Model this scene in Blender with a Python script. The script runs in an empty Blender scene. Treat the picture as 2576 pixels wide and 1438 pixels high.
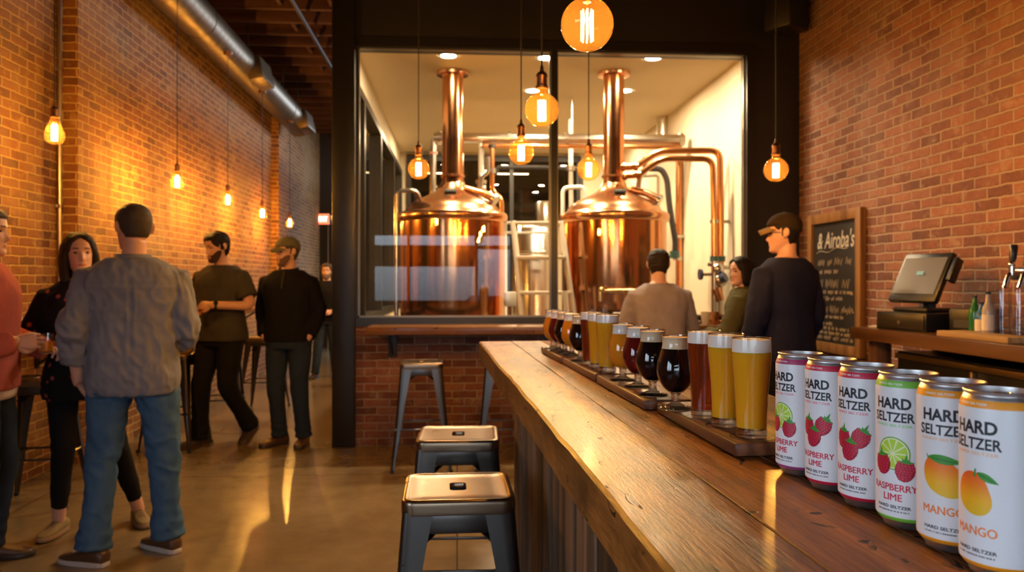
import bpy, bmesh, math, random
from mathutils import Vector, Matrix, noise
R = math.radians
PI = math.pi
S = bpy.context.scene
COL = S.collection
rnd = random.Random(7)

# ------------------------------------------------------------------ camera
CAM_H, FPX, YAW = 1.35, 1950.0, R(4.05)
RIGHT = Vector((math.cos(YAW), -math.sin(YAW), 0))
FWD = Vector((math.sin(YAW), math.cos(YAW), 0))
def ray(px, py):
    return FWD + RIGHT * ((px - 1288.0) / FPX) + Vector((0, 0, (708.0 - py) / FPX))
def at(px, py, x=None, y=None, z=None, d=None):
    """The place in the room seen at a point of the photograph, on the plane x=, y=, z= or at depth d."""
    r = ray(px, py)
    if x is not None: t = x / r.x
    elif y is not None: t = y / r.y
    elif z is not None: t = (z - CAM_H) / r.z
    else: t = d
    return Vector((0, 0, CAM_H)) + r * t

# ------------------------------------------------------------------ materials
def nt(m):
    m.use_nodes = True
    t = m.node_tree
    t.nodes.clear()
    o = t.nodes.new('ShaderNodeOutputMaterial')
    return t, o
class G:
    """Small node-graph builder."""
    def __init__(s, name):
        s.m = bpy.data.materials.new(name)
        s.t, s.o = nt(s.m)
    def n(s, kind, **kw):
        nd = s.t.nodes.new('ShaderNode' + kind)
        for k, v in kw.items():
            if k.startswith('i_'):
                s.set(nd.inputs[k[2:].replace('_', ' ')], v)
            else:
                setattr(nd, k, v)
        return nd
    def set(s, sock, v):
        if hasattr(v, 'is_output') or hasattr(v, 'links') and not isinstance(v, (int, float, tuple)):
            s.t.links.new(v, sock)
        else:
            if isinstance(v, tuple) and len(v) == 3 and sock.type == 'RGBA': v = v + (1,)
            sock.default_value = v
    def link(s, a, b): s.t.links.new(a, b)
    def coords(s, scale=(1, 1, 1), rot=(0, 0, 0)):
        tc = s.n('TexCoord')
        mp = s.n('Mapping')
        s.link(tc.outputs['Object'], mp.inputs['Vector'])
        mp.inputs['Scale'].default_value = scale
        mp.inputs['Rotation'].default_value = rot
        return mp.outputs['Vector']
    def noise(s, vec, scale, detail=4, rough=.55, dist=0):
        nd = s.n('TexNoise')
        s.link(vec, nd.inputs['Vector'])
        nd.inputs['Scale'].default_value = scale
        nd.inputs['Detail'].default_value = detail
        nd.inputs['Roughness'].default_value = rough
        nd.inputs['Distortion'].default_value = dist
        return nd.outputs['Fac']
    def ramp(s, fac, stops, interp='LINEAR'):
        r = s.n('ValToRGB')
        s.link(fac, r.inputs['Fac'])
        r.color_ramp.interpolation = interp
        e = r.color_ramp.elements
        while len(e) < len(stops): e.new(.5)
        for k, (p, c) in enumerate(stops):
            e[k].position = p
            e[k].color = (c, c, c, 1) if isinstance(c, (int, float)) else tuple(c) + (1,)
        return r.outputs['Color']
    def mix(s, fac, a, b, blend='MIX'):
        mx = s.n('Mix', data_type='RGBA', blend_type=blend)
        s.set(mx.inputs[0], fac); s.set(mx.inputs[6], a); s.set(mx.inputs[7], b)
        return mx.outputs[2]
    def math(s, op, a, b=0.0):
        nd = s.n('Math', operation=op)
        s.set(nd.inputs[0], a); s.set(nd.inputs[1], b)
        return nd.outputs[0]
    def bump(s, h, strength=.3, dist=.01):
        b = s.n('Bump')
        s.link(h, b.inputs['Height'])
        b.inputs['Strength'].default_value = strength
        b.inputs['Distance'].default_value = dist
        return b.outputs['Normal']
    def pbr(s, base, rough=.5, metal=0.0, normal=None, **kw):
        p = s.n('BsdfPrincipled')
        s.set(p.inputs['Base Color'], base)
        s.set(p.inputs['Roughness'], rough)
        s.set(p.inputs['Metallic'], metal)
        if normal is not None: s.link(normal, p.inputs['Normal'])
        for k, v in kw.items():
            s.set(p.inputs[k.replace('_', ' ')], v)
        s.p = p
        return p.outputs['BSDF']
    def out(s, sh):
        s.link(sh, s.o.inputs['Surface'])
        return s.m
def plain(name, col, rough=.5, metal=0.0, grain=0.0, gscale=60, **kw):
    g = G(name)
    v = g.coords()
    nz = g.noise(v, gscale, 3)
    c = g.mix(g.math('MULTIPLY', nz, grain if grain else .12), col, tuple(x * .55 for x in col))
    nb = g.bump(nz, .15 if grain else .03, .002)
    return g.out(g.pbr(c, rough, metal, nb, **kw))
def emis(name, col, strength):
    g = G(name)
    e = g.n('Emission')
    e.inputs['Color'].default_value = tuple(col) + (1,)
    e.inputs['Strength'].default_value = strength
    return g.out(e.outputs[0])
def thin_glass(name, tint=(1, 1, 1), refl=1.0, rough=.02, body=0.0, bodycol=(1, .6, .2)):
    """Thin glass: clear sheet with a Fresnel sheen (and, for old amber bulbs, a little body colour)."""
    g = G(name)
    tr = g.n('BsdfTransparent'); tr.inputs['Color'].default_value = tuple(tint) + (1,)
    gl = g.n('BsdfGlossy'); gl.inputs['Roughness'].default_value = rough
    lw = g.n('LayerWeight'); lw.inputs['Blend'].default_value = .5
    f = g.math('MULTIPLY', g.math('ADD', g.math('MULTIPLY', g.math('POWER', lw.outputs['Facing'], 5.0), .9), .04), refl)
    sh = tr.outputs[0]
    if body:
        df = g.n('BsdfTranslucent'); df.inputs['Color'].default_value = tuple(bodycol) + (1,)
        mb = g.n('MixShader'); mb.inputs[0].default_value = body
        g.link(sh, mb.inputs[1]); g.link(df.outputs[0], mb.inputs[2]); sh = mb.outputs[0]
    mx = g.n('MixShader')
    g.link(f, mx.inputs[0]); g.link(sh, mx.inputs[1]); g.link(gl.outputs[0], mx.inputs[2])
    return g.out(mx.outputs[0])

def brick(name, axis, mortar, tones, patch=None, w=.2, h=.0635, off=(0, 0), bias=0.0, msize=.007):
    """Running-bond brickwork over a wall whose run is along 'x' or 'y'."""
    g = G(name)
    tc = g.n('TexCoord')
    sp = g.n('SeparateXYZ'); g.link(tc.outputs['Object'], sp.inputs[0])
    cb = g.n('CombineXYZ')
    g.link(g.math('ADD', sp.outputs['X' if axis == 'x' else 'Y'], off[0] + 20.0), cb.inputs[0])
    g.link(g.math('ADD', sp.outputs['Z'], off[1]), cb.inputs[1])
    nv = g.n('TexNoise'); nv.inputs['Scale'].default_value = 13; nv.inputs['Detail'].default_value = 5
    g.link(cb.outputs[0], nv.inputs['Vector'])
    ns = g.n('VectorMath', operation='SUBTRACT'); g.link(nv.outputs['Color'], ns.inputs[0]); ns.inputs[1].default_value = (.5, .5, .5)
    sc = g.n('VectorMath', operation='SCALE'); g.link(ns.outputs[0], sc.inputs[0]); sc.inputs['Scale'].default_value = .017
    ad = g.n('VectorMath', operation='ADD'); g.link(cb.outputs[0], ad.inputs[0]); g.link(sc.outputs[0], ad.inputs[1])
    b = g.n('TexBrick')
    g.link(ad.outputs[0], b.inputs['Vector'])
    b.inputs['Scale'].default_value = 1
    b.inputs['Color1'].default_value = (0, 0, 0, 1); b.inputs['Color2'].default_value = (1, 1, 1, 1)
    b.inputs['Mortar'].default_value = (.5, .5, .5, 1)
    b.inputs['Mortar Size'].default_value = msize
    b.inputs['Mortar Smooth'].default_value = .6
    b.inputs['Bias'].default_value = bias
    b.inputs['Brick Width'].default_value = w
    b.inputs['Row Height'].default_value = h
    n1 = g.noise(cb.outputs[0], 3.1, 5, .6)
    n2 = g.noise(cb.outputs[0], 46, 5, .7)
    n3 = g.noise(cb.outputs[0], .55, 4, .6, .6)
    idx = g.mix(.48, g.mix(.55, b.outputs['Color'], (.5, .5, .5)), g.mix(.5, n1, g.noise(cb.outputs[0], 16, 5, .7)))
    idx = g.ramp(idx, [(.28, 0.0), (.72, 1.0)])
    c = g.ramp(idx, tones)
    c = g.mix(g.ramp(n2, [(.35, 0.0), (.75, .5)]), c, tuple(x * .5 for x in tones[len(tones) // 2][1]))
    if patch:
        pm = g.ramp(n3, [(.5, 0.0), (.62, .75)])
        c = g.mix(g.mix(.55, pm, (0, 0, 0), 'MIX'), c, patch)
    # smears of lime over the faces
    sm = g.ramp(g.noise(cb.outputs[0], 7.3, 6, .7, .4), [(.54, 0.0), (.70, .6)])
    c = g.mix(sm, c, tuple(x * .85 for x in mortar))
    mcol = g.mix(n2, mortar, tuple(x * .6 for x in mortar))
    c = g.mix(b.outputs['Fac'], c, mcol)
    hgt = g.math('SUBTRACT', g.math('MULTIPLY', n2, .35), b.outputs['Fac'])
    hgt = g.math('ADD', hgt, g.math('MULTIPLY', idx, .3))
    return g.out(g.pbr(c, .82, 0, g.bump(hgt, .75, .012)))

def wood(name, dark, mid, light, axis='y', scale=1.0, rough=.4, planks=0, coat=0.0, stain=0.0, bumpy=.25, gouge=False, lines=0.0, spec=.22):
    g = G(name)
    st = {'x': (.06, 1, 1), 'y': (1, .06, 1), 'z': (1, 1, .06)}[axis]
    v = g.coords(tuple(a * scale for a in st))
    oi = g.n('ObjectInfo')
    ad = g.n('VectorMath', operation='ADD'); g.link(v, ad.inputs[0])
    cbr = g.n('CombineXYZ'); 
    r10 = g.math('MULTIPLY', oi.outputs['Random'], 13.0)
    for k in range(3): g.link(r10, cbr.inputs[k])
    g.link(cbr.outputs[0], ad.inputs[1]); v = ad.outputs[0]
    gn = g.n('NewGeometry')
    if planks:
        # each plank (island) takes a grain of its own
        rv = g.math('MULTIPLY', gn.outputs['Random Per Island'], 17.0)
        c2 = g.n('CombineXYZ')
        for k in range(3): g.link(rv, c2.inputs[k])
        a2 = g.n('VectorMath', operation='ADD'); g.link(v, a2.inputs[0]); g.link(c2.outputs[0], a2.inputs[1]); v = a2.outputs[0]
    fine = g.noise(v, 55, 6, .65, .25)
    line = g.ramp(g.noise(v, 230, 5, .72, .35), [(.40, 0.0), (.60, 1.0)])
    broad = g.noise(v, 7, 4, .6, 1.2)
    wv = g.n('TexWave', wave_type='BANDS', bands_direction={'x': 'Y', 'y': 'X', 'z': 'X'}[axis])
    g.link(v, wv.inputs['Vector'])
    wv.inputs['Scale'].default_value = 5; wv.inputs['Distortion'].default_value = 7; wv.inputs['Detail'].default_value = 3; wv.inputs['Detail Scale'].default_value = 1.6
    grain = g.mix(.5, fine, wv.outputs['Fac'])
    f = g.mix(.45 if not lines else .62, grain, broad)
    f = g.mix(lines, f, line) if lines else f
    c = g.ramp(f, [(.25, dark), (.5, mid), (.78, light)])
    if planks == 1:
        c = g.mix(g.math('MULTIPLY', gn.outputs['Random Per Island'], .35), c, tuple(x * .55 for x in mid))
    if planks == 2:
        tn = g.ramp(gn.outputs['Random Per Island'], [(.0, (.22, .13, .07)), (.3, (1, 1, 1)), (.55, (1.0, 1.0, 1.05)), (.75, (.45, .40, .36)), (1.0, (1.5, 1.25, 1.0))])
        c = g.mix(1.0, c, tn, 'MULTIPLY')
    if stain:
        vv = g.coords((1.6, .9, 1.6))
        sn = g.ramp(g.noise(vv, 3.2, 6, .65, .5), [(.47, 0.0), (.60, stain)])
        c = g.mix(sn, c, tuple(x * .35 for x in dark))
    h = f
    if gouge:
        vg = g.coords((1, .38, 1))
        gm = g.ramp(g.noise(vg, 34, 3, .5, .8), [(.655, 0.0), (.69, 1.0)])
        vq = g.coords((1, 1.6, 1)); vo = g.n('TexVoronoi'); g.link(vq, vo.inputs['Vector']); vo.inputs['Scale'].default_value = 11
        dots = g.ramp(g.math('ADD', vo.outputs['Distance'], g.math('MULTIPLY', g.noise(vg, 90, 3), .10)), [(.115, 1.0), (.14, 0.0)])
        gm = g.mix(1.0, gm, dots, 'ADD')
        c = g.mix(gm, c, (.008, .005, .003))
        h = g.math('SUBTRACT', f, g.math('MULTIPLY', gm, 1.5))
    rr = g.math('ADD', g.math('MULTIPLY', broad, .22), rough - .11)
    return g.out(g.pbr(c, rr, 0, g.bump(h, bumpy, .004), Specular_IOR_Level=spec, **({'Coat_Weight': coat, 'Coat_Roughness': .16} if coat else {})))

def metal(name, col, rough=.25, brushed=0.0, axis='z', blot=.0):
    g = G(name)
    v = g.coords({'x': (.03, 1, 1), 'y': (1, .03, 1), 'z': (1, 1, .03)}[axis])
    n1 = g.noise(v, 120, 3)
    v2 = g.coords()
    n2 = g.noise(v2, 5, 5, .6)
    c = g.mix(g.math('MULTIPLY', n2, .35 + blot), col, tuple(x * .45 for x in col))
    rr = g.math('ADD', g.math('MULTIPLY', n2, .14), rough - .05)
    return g.out(g.pbr(c, rr, 1.0, g.bump(n1, brushed, .001) if brushed else g.bump(n2, .03, .002)))

def fabric(name, col, alt=None, scale=220, rough=.92, wr=.35, spots=None):
    g = G(name)
    v = g.coords()
    n1 = g.noise(v, scale, 2)
    n2 = g.noise(v, 9, 4, .55, .6)
    c = g.mix(g.math('MULTIPLY', n1, .5), col, alt if alt else tuple(x * .6 for x in col))
    c = g.mix(g.ramp(n2, [(.35, .35), (.65, 0.0)]), c, tuple(x * .7 for x in col))
    if spots:
        vo = g.n('TexVoronoi'); g.link(v, vo.inputs['Vector']); vo.inputs['Scale'].default_value = 15
        c = g.mix(g.ramp(vo.outputs['Distance'], [(.16, 1.0), (.24, 0.0)]), c, spots)
    h = g.math('ADD', g.math('MULTIPLY', n1, .12), n2)
    return g.out(g.pbr(c, rough, 0, g.bump(h, wr, .012), Specular_IOR_Level=.12))

# ------------------------------------------------------------------ mesh helpers
def bmn(): return bmesh.new()
def face(bm, vs, mi=0):
    try:
        f = bm.faces.new(vs); f.material_index = mi
        return f
    except ValueError:
        return None
def loft(bm, rings, cap=True, mi=0, closed=True):
    vr = [[bm.verts.new(p) for p in r] for r in rings]
    n = len(vr[0])
    for a, b in zip(vr, vr[1:]):
        for i in range(n if closed else n - 1):
            j = (i + 1) % n
            face(bm, (a[i], a[j], b[j], b[i]), mi)
    if cap:
        face(bm, list(reversed(vr[0])), mi); face(bm, vr[-1], mi)
    return vr
def box(bm, c, s, bev=0.0, rot=None, mi=0, seg=2):
    m = Matrix.Translation(Vector(c)) @ (rot.to_4x4() if rot is not None else Matrix.Identity(4)) @ Matrix.Diagonal((s[0], s[1], s[2], 1))
    r = bmesh.ops.create_cube(bm, size=1.0, matrix=m)
    fs = set(f for v in r['verts'] for f in v.link_faces)
    for f in fs: f.material_index = mi
    if bev:
        es = list(set(e for f in fs for e in f.edges))
        k = bmesh.ops.bevel(bm, geom=es, offset=bev, segments=seg, affect='EDGES', profile=.5)
        for f in k['faces']: f.material_index = mi
def bx(bm, lo, hi, bev=0.0, mi=0):
    lo, hi = Vector(lo), Vector(hi)
    box(bm, (lo + hi) / 2, hi - lo, bev, None, mi)
def frames(pts):
    pts = [Vector(p) for p in pts]
    T = []
    for i in range(len(pts)):
        a = pts[max(i - 1, 0)]; b = pts[min(i + 1, len(pts) - 1)]
        T.append((b - a).normalized())
    up = Vector((0, 0, 1)) if abs(T[0].z) < .9 else Vector((0, 1, 0))
    u = T[0].cross(up).normalized()
    out = []
    for t in T:
        u = (u - t * u.dot(t))
        u = u.normalized() if u.length > 1e-6 else t.orthogonal().normalized()
        out.append((u, t.cross(u)))
    return pts, T, out
def tube(bm, pts, r, seg=12, cap=True, mi=0, round_ends=False):
    pts, T, F = frames(pts)
    rs = list(r) if isinstance(r, (list, tuple)) else [r] * len(pts)
    if round_ends:
        p0, p1 = pts[0], pts[-1]
        ex0, ex1 = [], []
        for a in (80, 55, 28):
            ex0.append((p0 - T[0] * rs[0] * math.sin(R(a)), rs[0] * math.cos(R(a)), F[0]))
        for a in (28, 55, 80):
            ex1.append((p1 + T[-1] * rs[-1] * math.sin(R(a)), rs[-1] * math.cos(R(a)), F[-1]))
        seq = ex0 + [(p, q, f) for p, q, f in zip(pts, rs, F)] + ex1
    else:
        seq = [(p, q, f) for p, q, f in zip(pts, rs, F)]
    rings = []
    for p, q, (u, w) in seq:
        qx, qy = q if isinstance(q, (tuple, list)) else (q, q)
        rings.append([p + u * qx * math.cos(2 * PI * k / seg) + w * qy * math.sin(2 * PI * k / seg) for k in range(seg)])
    return loft(bm, rings, cap, mi)
def bend(pts, rad=.05, n=5):
    """Rounds the corners of a polyline, for pipes."""
    pts = [Vector(p) for p in pts]
    out = [pts[0]]
    for a, b, c in zip(pts, pts[1:], pts[2:]):
        d1, d2 = (a - b), (c - b)
        k = min(rad, d1.length * .45, d2.length * .45)
        p, q = b + d1.normalized() * k, b + d2.normalized() * k
        for i in range(n + 1):
            t = i / n
            out.append(p * (1 - t) ** 2 + b * 2 * t * (1 - t) + q * t * t)
    out.append(pts[-1])
    return out
def lathe(bm, prof, seg=32, c=(0, 0, 0), mi=0, mis=None, cap=False):
    c = Vector(c)
    rings = []
    for r, z in prof:
        rings.append([c + Vector((max(r, 1e-5) * math.cos(2 * PI * k / seg), max(r, 1e-5) * math.sin(2 * PI * k / seg), z)) for k in range(seg)])
    vr = loft(bm, rings, cap, mi)
    if mis:
        bm.faces.ensure_lookup_table()
    bmesh.ops.remove_doubles(bm, verts=[v for r in vr for v in r], dist=2e-5)
    return vr
def prism(bm, poly, z0, z1, mi=0, bev=0.0):
    a = [bm.verts.new((p[0], p[1], z0)) for p in poly]
    b = [bm.verts.new((p[0], p[1], z1)) for p in poly]
    n = len(poly); fs = []
    for i in range(n):
        j = (i + 1) % n
        fs.append(face(bm, (a[i], a[j], b[j], b[i]), mi))
    fs.append(face(bm, list(reversed(a)), mi)); fs.append(face(bm, b, mi))
    if bev:
        es = list(set(e for f in fs if f for e in f.edges))
        k = bmesh.ops.bevel(bm, geom=es, offset=bev, segments=2, affect='EDGES', profile=.5)
        for f in k['faces']: f.material_index = mi
def sphere(bm, c, r, seg=16, rings=10, mi=0, rot=None):
    c = Vector(c); rr = r if isinstance(r, (tuple, list)) else (r, r, r)
    m = Matrix.Translation(c) @ (rot.to_4x4() if rot is not None else Matrix.Identity(4)) @ Matrix.Diagonal((rr[0], rr[1], rr[2], 1))
    k = bmesh.ops.create_uvsphere(bm, u_segments=seg, v_segments=rings, radius=1, matrix=m)
    for v in k['verts']:
        for f in v.link_faces: f.material_index = mi
def mesh_of(bm, name, mats, smooth=40):
    bmesh.ops.recalc_face_normals(bm, faces=bm.faces[:])
    me = bpy.data.meshes.new(name)
    bm.to_mesh(me); bm.free()
    for m in (mats if isinstance(mats, (list, tuple)) else [mats]): me.materials.append(m)
    if smooth:
        me.shade_smooth()
        if smooth < 180: me.set_sharp_from_angle(angle=R(smooth))
    return me
def obj(name, bm, mats, parent=None, loc=(0, 0, 0), rot=(0, 0, 0), smooth=40, label=None):
    o = bpy.data.objects.new(name, mesh_of(bm, name, mats, smooth))
    COL.objects.link(o)
    o.location = loc; o.rotation_euler = rot
    if parent is not None: o.parent = parent
    if label: o['label'] = label
    return o
def tag(o, label, cat, group=None, kind=None):
    o['label'] = label; o['category'] = cat
    if group: o['group'] = group
    if kind: o['kind'] = kind
    return o
def thing(name, label, cat, loc=(0, 0, 0), rotz=0.0, group=None):
    o = bpy.data.objects.new(name, None); COL.objects.link(o)
    o.empty_display_size = .1
    o.location = loc; o.rotation_euler = (0, 0, rotz)
    return tag(o, label, cat, group)
def dup(root, loc, rotz, label, group=None, scale=None):
    """A copy of a thing with copies of its parts and sub-parts."""
    def rec(o, parent):
        c = o.copy(); COL.objects.link(c)
        if parent is not None: c.parent = parent
        for ch in list(o.children): rec(ch, c)
        return c
    r = rec(root, None)
    r.location = loc; r.rotation_euler = (0, 0, rotz); r['label'] = label
    if group: r['group'] = group
    if scale: r.scale = (scale,) * 3
    return r
def struct(name, bm, mats, parent=None, label=None, smooth=30, loc=(0, 0, 0)):
    o = obj(name, bm, mats, parent, loc, smooth=smooth)
    if parent is None:
        o['kind'] = 'structure'; o['category'] = name.split('_')[0]
        if label: o['label'] = label
    return o
# ================================================================== materials of the room
M = {}
REDS = [(.0, (.05, .022, .015)), (.25, (.15, .050, .026)), (.5, (.26, .088, .042)), (.75, (.34, .130, .066)), (1.0, (.38, .18, .10))]
OLDS = [(.0, (.045, .017, .006)), (.25, (.13, .042, .011)), (.5, (.23, .074, .016)), (.75, (.28, .110, .028)), (1.0, (.32, .17, .055))]
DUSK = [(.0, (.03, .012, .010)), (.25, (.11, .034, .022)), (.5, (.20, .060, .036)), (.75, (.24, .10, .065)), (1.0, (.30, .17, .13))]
M['brick_left'] = brick('old_brick', 'y', (.60, .37, .12), OLDS, patch=(.30, .22, .12))
M['brick_return'] = brick('old_brick_return', 'x', (.60, .37, .12), OLDS)
M['brick_right'] = brick('red_brick', 'y', (.50, .33, .22), REDS, patch=(.36, .22, .15), w=.205, h=.0645, msize=.0085)
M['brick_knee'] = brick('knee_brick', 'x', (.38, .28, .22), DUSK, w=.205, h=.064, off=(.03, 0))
M['black'] = plain('black_paint', (.012, .010, .010), .5)
M['steel_black'] = plain('black_steel', (.010, .009, .009), .38)
M['cream'] = plain('cream_plaster', (.76, .66, .49), .7)
M['ceil_cream'] = plain('cream_ceiling', (.84, .69, .48), .7)
M['ceiling'] = wood('ceiling_boards', (.020, .009, .006), (.045, .018, .010), (.075, .03, .016), 'y', 1, .7)
M['joist'] = wood('joist_timber', (.05, .020, .010), (.10, .04, .02), (.15, .065, .03), 'x', 1, .65)
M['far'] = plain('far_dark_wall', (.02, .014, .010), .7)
M['rubber'] = plain('black_rubber', (.012, .012, .012), .6)
M['pane'] = thin_glass('window_glass', (.97, .97, .95), .5, .0)
M['back_pane'] = thin_glass('dark_window_glass', (.62, .58, .52), 1.0, .0)
def floor_mat():
    g = G('polished_concrete')
    v = g.coords()
    n1 = g.noise(v, 1.1, 6, .62, .5); n2 = g.noise(v, 8, 5, .6); n3 = g.noise(v, 90, 3)
    f = g.mix(.35, n1, n2)
    c = g.ramp(f, [(.25, (.135, .090, .042)), (.5, (.205, .140, .070)), (.75, (.275, .196, .104))])
    c = g.mix(g.ramp(n3, [(.6, 0.0), (.8, .3)]), c, (.08, .06, .04))
    # saw-cut control joints every 2.4 m
    b = g.n('TexBrick', offset=0.0)
    vv = g.coords(); g.link(vv, b.inputs['Vector'])
    b.inputs['Scale'].default_value = 1; b.inputs['Brick Width'].default_value = 2.6; b.inputs['Row Height'].default_value = 2.75
    b.inputs['Mortar Size'].default_value = .004; b.inputs['Mortar Smooth'].default_value = 0
    c = g.mix(b.outputs['Fac'], c, (.05, .035, .022))
    rr = g.math('ADD', g.math('MULTIPLY', n2, .16), .13)
    return g.out(g.pbr(c, rr, 0, g.bump(n2, .05, .004), Specular_IOR_Level=.6))
M['floor'] = floor_mat()

XL, XLF, XR = -2.92, -2.79, 2.92          # left wall (near, far part), right wall
YP, YB, YFAR, YFRONT = 6.44, 11.86, 16.0, -3.0
HC, HB = 4.6, 3.32                         # main ceiling, brewhouse ceiling
XB0, XB1 = -.86, 2.50                      # brewhouse inner width

bm = bmn(); bx(bm, (-3.3, YFRONT - .3, -.2), (3.3, YFAR + .3, 0)); struct('floor', bm, M['floor'], label='polished concrete floor with amber lamp reflections')
bm = bmn(); bx(bm, (-3.3, YFRONT - .3, HC), (3.3, YFAR + .3, HC + .15)); ceil = struct('ceiling', bm, M['ceiling'], label='dark timber boarded ceiling above the open joists')
for k in range(26):
    y = 4.6 + k * .44
    x1 = -.98 if y > 6.3 else 2.9
    b = bmn(); bx(b, (-2.88, y - .03, HC - .30), (x1, y + .03, HC - .002), .004)
    obj('joist', b, M['joist'], ceil)
# cross bridging between the joists
for x in (-1.35, -1.9):
    for k in range(8, 20, 2):
        y = 4.6 + k * .44
        b = bmn(); bx(b, (x - .02, y + .032, HC - .27), (x + .02, y + .408, HC - .05)); obj('bridging_block', b, M['joist'], ceil)

# left brick wall: near part set back, then a step, then the long old wall with a second pier
bm = bmn()
LW = (-2.5, .1, .9, 2.6)      # street window in the side wall, behind the viewer
bx(bm, (XL - .35, YFRONT - .3, 0), (XL, LW[0], HC)); bx(bm, (XL - .35, LW[0], 0), (XL, LW[1], LW[2])); bx(bm, (XL - .35, LW[0], LW[3]), (XL, LW[1], HC))
prism(bm, [(XL - .35, LW[1]), (XL, LW[1]), (XL, 5.93), (XLF, 5.93), (XLF, 11.9), (XLF + .11, 11.9), (XLF + .11, 12.5), (XLF, 12.5), (XLF, YFAR + .3), (XL - .35, YFAR + .3)], 0, HC)
w = struct('wall_left', bm, [M['brick_left'], M['brick_return']], label='long old brick wall glowing orange beside the hanging bulbs', smooth=0)
for p in w.data.polygons:
    if abs(p.normal.y) > .7: p.material_index = 1
bm = bmn(); bx(bm, (XR, YFRONT - .3, 0), (XR + .3, YP + .15, HC)); struct('wall_right', bm, M['brick_right'], label='red brick wall behind the back bar', smooth=0)
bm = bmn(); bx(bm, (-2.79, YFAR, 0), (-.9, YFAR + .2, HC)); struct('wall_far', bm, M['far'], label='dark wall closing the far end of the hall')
bm = bmn(); bx(bm, (-1.95, YFAR - .05, 0), (-1.03, YFAR - .005, 2.15), .01); 
d = struct('door_1', bm, M['steel_black'], label='black door at the far end of the hall')
b = bmn(); tube(b, [(-1.15, YFAR - .12, 1.02), (-1.27, YFAR - .12, 1.02)], .012, 8); tube(b, [(-1.15, YFAR - .05, 1.02), (-1.15, YFAR - .12, 1.02)], .012, 8); obj('handle', b, plain('door_steel', (.4, .4, .4), .3, 1), d)
# front wall behind the viewer: two tall shop windows with daylight
bm = bmn()
yf0, yf1 = YFRONT - .25, YFRONT
WINS = [(-1.75, 1.15)]
WZ0, WZ1 = .9, 2.36
bx(bm, (-2.95, yf0, 0), (2.95, yf1, WZ0)); bx(bm, (-2.95, yf0, WZ1), (2.95, yf1, HC))
for a, b_ in ((-2.95, -1.75), (1.15, 2.95)): bx(bm, (a, yf0, WZ0), (b_, yf1, WZ1))
struct('wall_front', bm, plain('front_plaster', (.16, .11, .08), .7), label='street wall with a wide window', smooth=0)
for i, (a, b_) in enumerate(WINS):
    bm = bmn()
    for z in (WZ0 + .03, WZ1 - .03): bx(bm, (a, yf0 + .08, z - .03), (b_, yf0 + .16, z + .03))
    bx(bm, (a, yf0 + .08, 1.66), (b_ - .72, yf0 + .16, 2.10)); bx(bm, (b_ - .72, yf0 + .08, 2.02), (b_, yf0 + .16, 2.10))  # opaque mid panel, added to block part of the window's reflection
    for x in (a + .03, a + .75, b_ - .75, b_ - .03): bx(bm, (x - .03, yf0 + .08, WZ0 + .06), (x + .03, yf0 + .16, WZ1 - .06))
    wn = struct('window_%d' % (i + 2), bm, M['steel_black'], label='wide street window with black bars and an added panel darkening its reflection')
    b = bmn(); bx(b, (a + .05, yf0 + .115, WZ0 + .05), (b_ - .05, yf0 + .121, WZ1 - .05)); obj('pane', b, M['pane'], wn)
bm = bmn()
for z in (LW[2] + .03, LW[3] - .03): bx(bm, (XL - .22, LW[0], z - .03), (XL - .14, LW[1], z + .03))
for y in (LW[0] + .03, -1.2, LW[1] - .03): bx(bm, (XL - .22, y - .03, LW[2] + .06), (XL - .14, y + .03, LW[3] - .06))
wn = struct('window_3', bm, M['steel_black'], label='street window in the brick side wall behind the viewer')
b = bmn(); bx(b, (XL - .185, LW[0] + .05, LW[2] + .05), (XL - .18, LW[1] - .05, LW[3] - .05)); obj('pane', b, M['pane'], wn)
# black partition round the brewhouse window
bm = bmn()
bx(bm, (-1.0, YP, HB - .045), (XR, YP + .15, HC)); bx(bm, (2.50, YP, 0), (XR, YP + .15, HB - .045)); bx(bm, (-1.0, YP, 1.0), (-.865, YP + .15, HB - .045))
struct('wall_partition', bm, M['black'], label='black painted wall around the brewhouse window', smooth=0)
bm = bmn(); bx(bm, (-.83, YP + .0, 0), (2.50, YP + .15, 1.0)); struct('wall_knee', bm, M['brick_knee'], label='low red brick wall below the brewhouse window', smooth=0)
bm = bmn(); bx(bm, (-1.015, YP - .06, 0), (-.83, YP + .12, HC), .006); struct('trim_1', bm, M['steel_black'], label='black steel post at the corner of the brewhouse')
bm = bmn()
bx(bm, (-.83, YP - .02, 3.285), (2.52, YP + .12, 3.36)); bx(bm, (-.83, YP - .02, .985), (2.52, YP + .12, 1.055)); bx(bm, (2.455, YP - .02, 1.055), (2.52, YP + .12, 3.285))
bx(bm, (-.83, YP + .02, 1.055), (-.815, YP + .10, 3.285)); bx(bm, (.785, YP - .01, 1.055), (.835, YP + .10, 3.285))
wn = struct('window_1', bm, M['steel_black'], label='wide black framed window into the brewhouse')
for a, b_ in ((-.815, .785), (.835, 2.455)):
    b = bmn(); bx(b, (a, YP + .045, 1.055), (b_, YP + .053, 3.285)); obj('pane', b, M['pane'], wn)
    g_ = bmn()
    bx(g_, (a, YP + .03, 1.055), (a + .012, YP + .068, 3.285)); bx(g_, (b_ - .012, YP + .03, 1.055), (b_, YP + .068, 3.285)); bx(g_, (a, YP + .03, 3.272), (b_, YP + .068, 3.285)); bx(g_, (a, YP + .03, 1.055), (b_, YP + .068, 1.067))
    obj('glazing_bead', g_, plain('bead_steel_%d' % (a > 0), (.25, .22, .18), .35, .8), wn)
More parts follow.
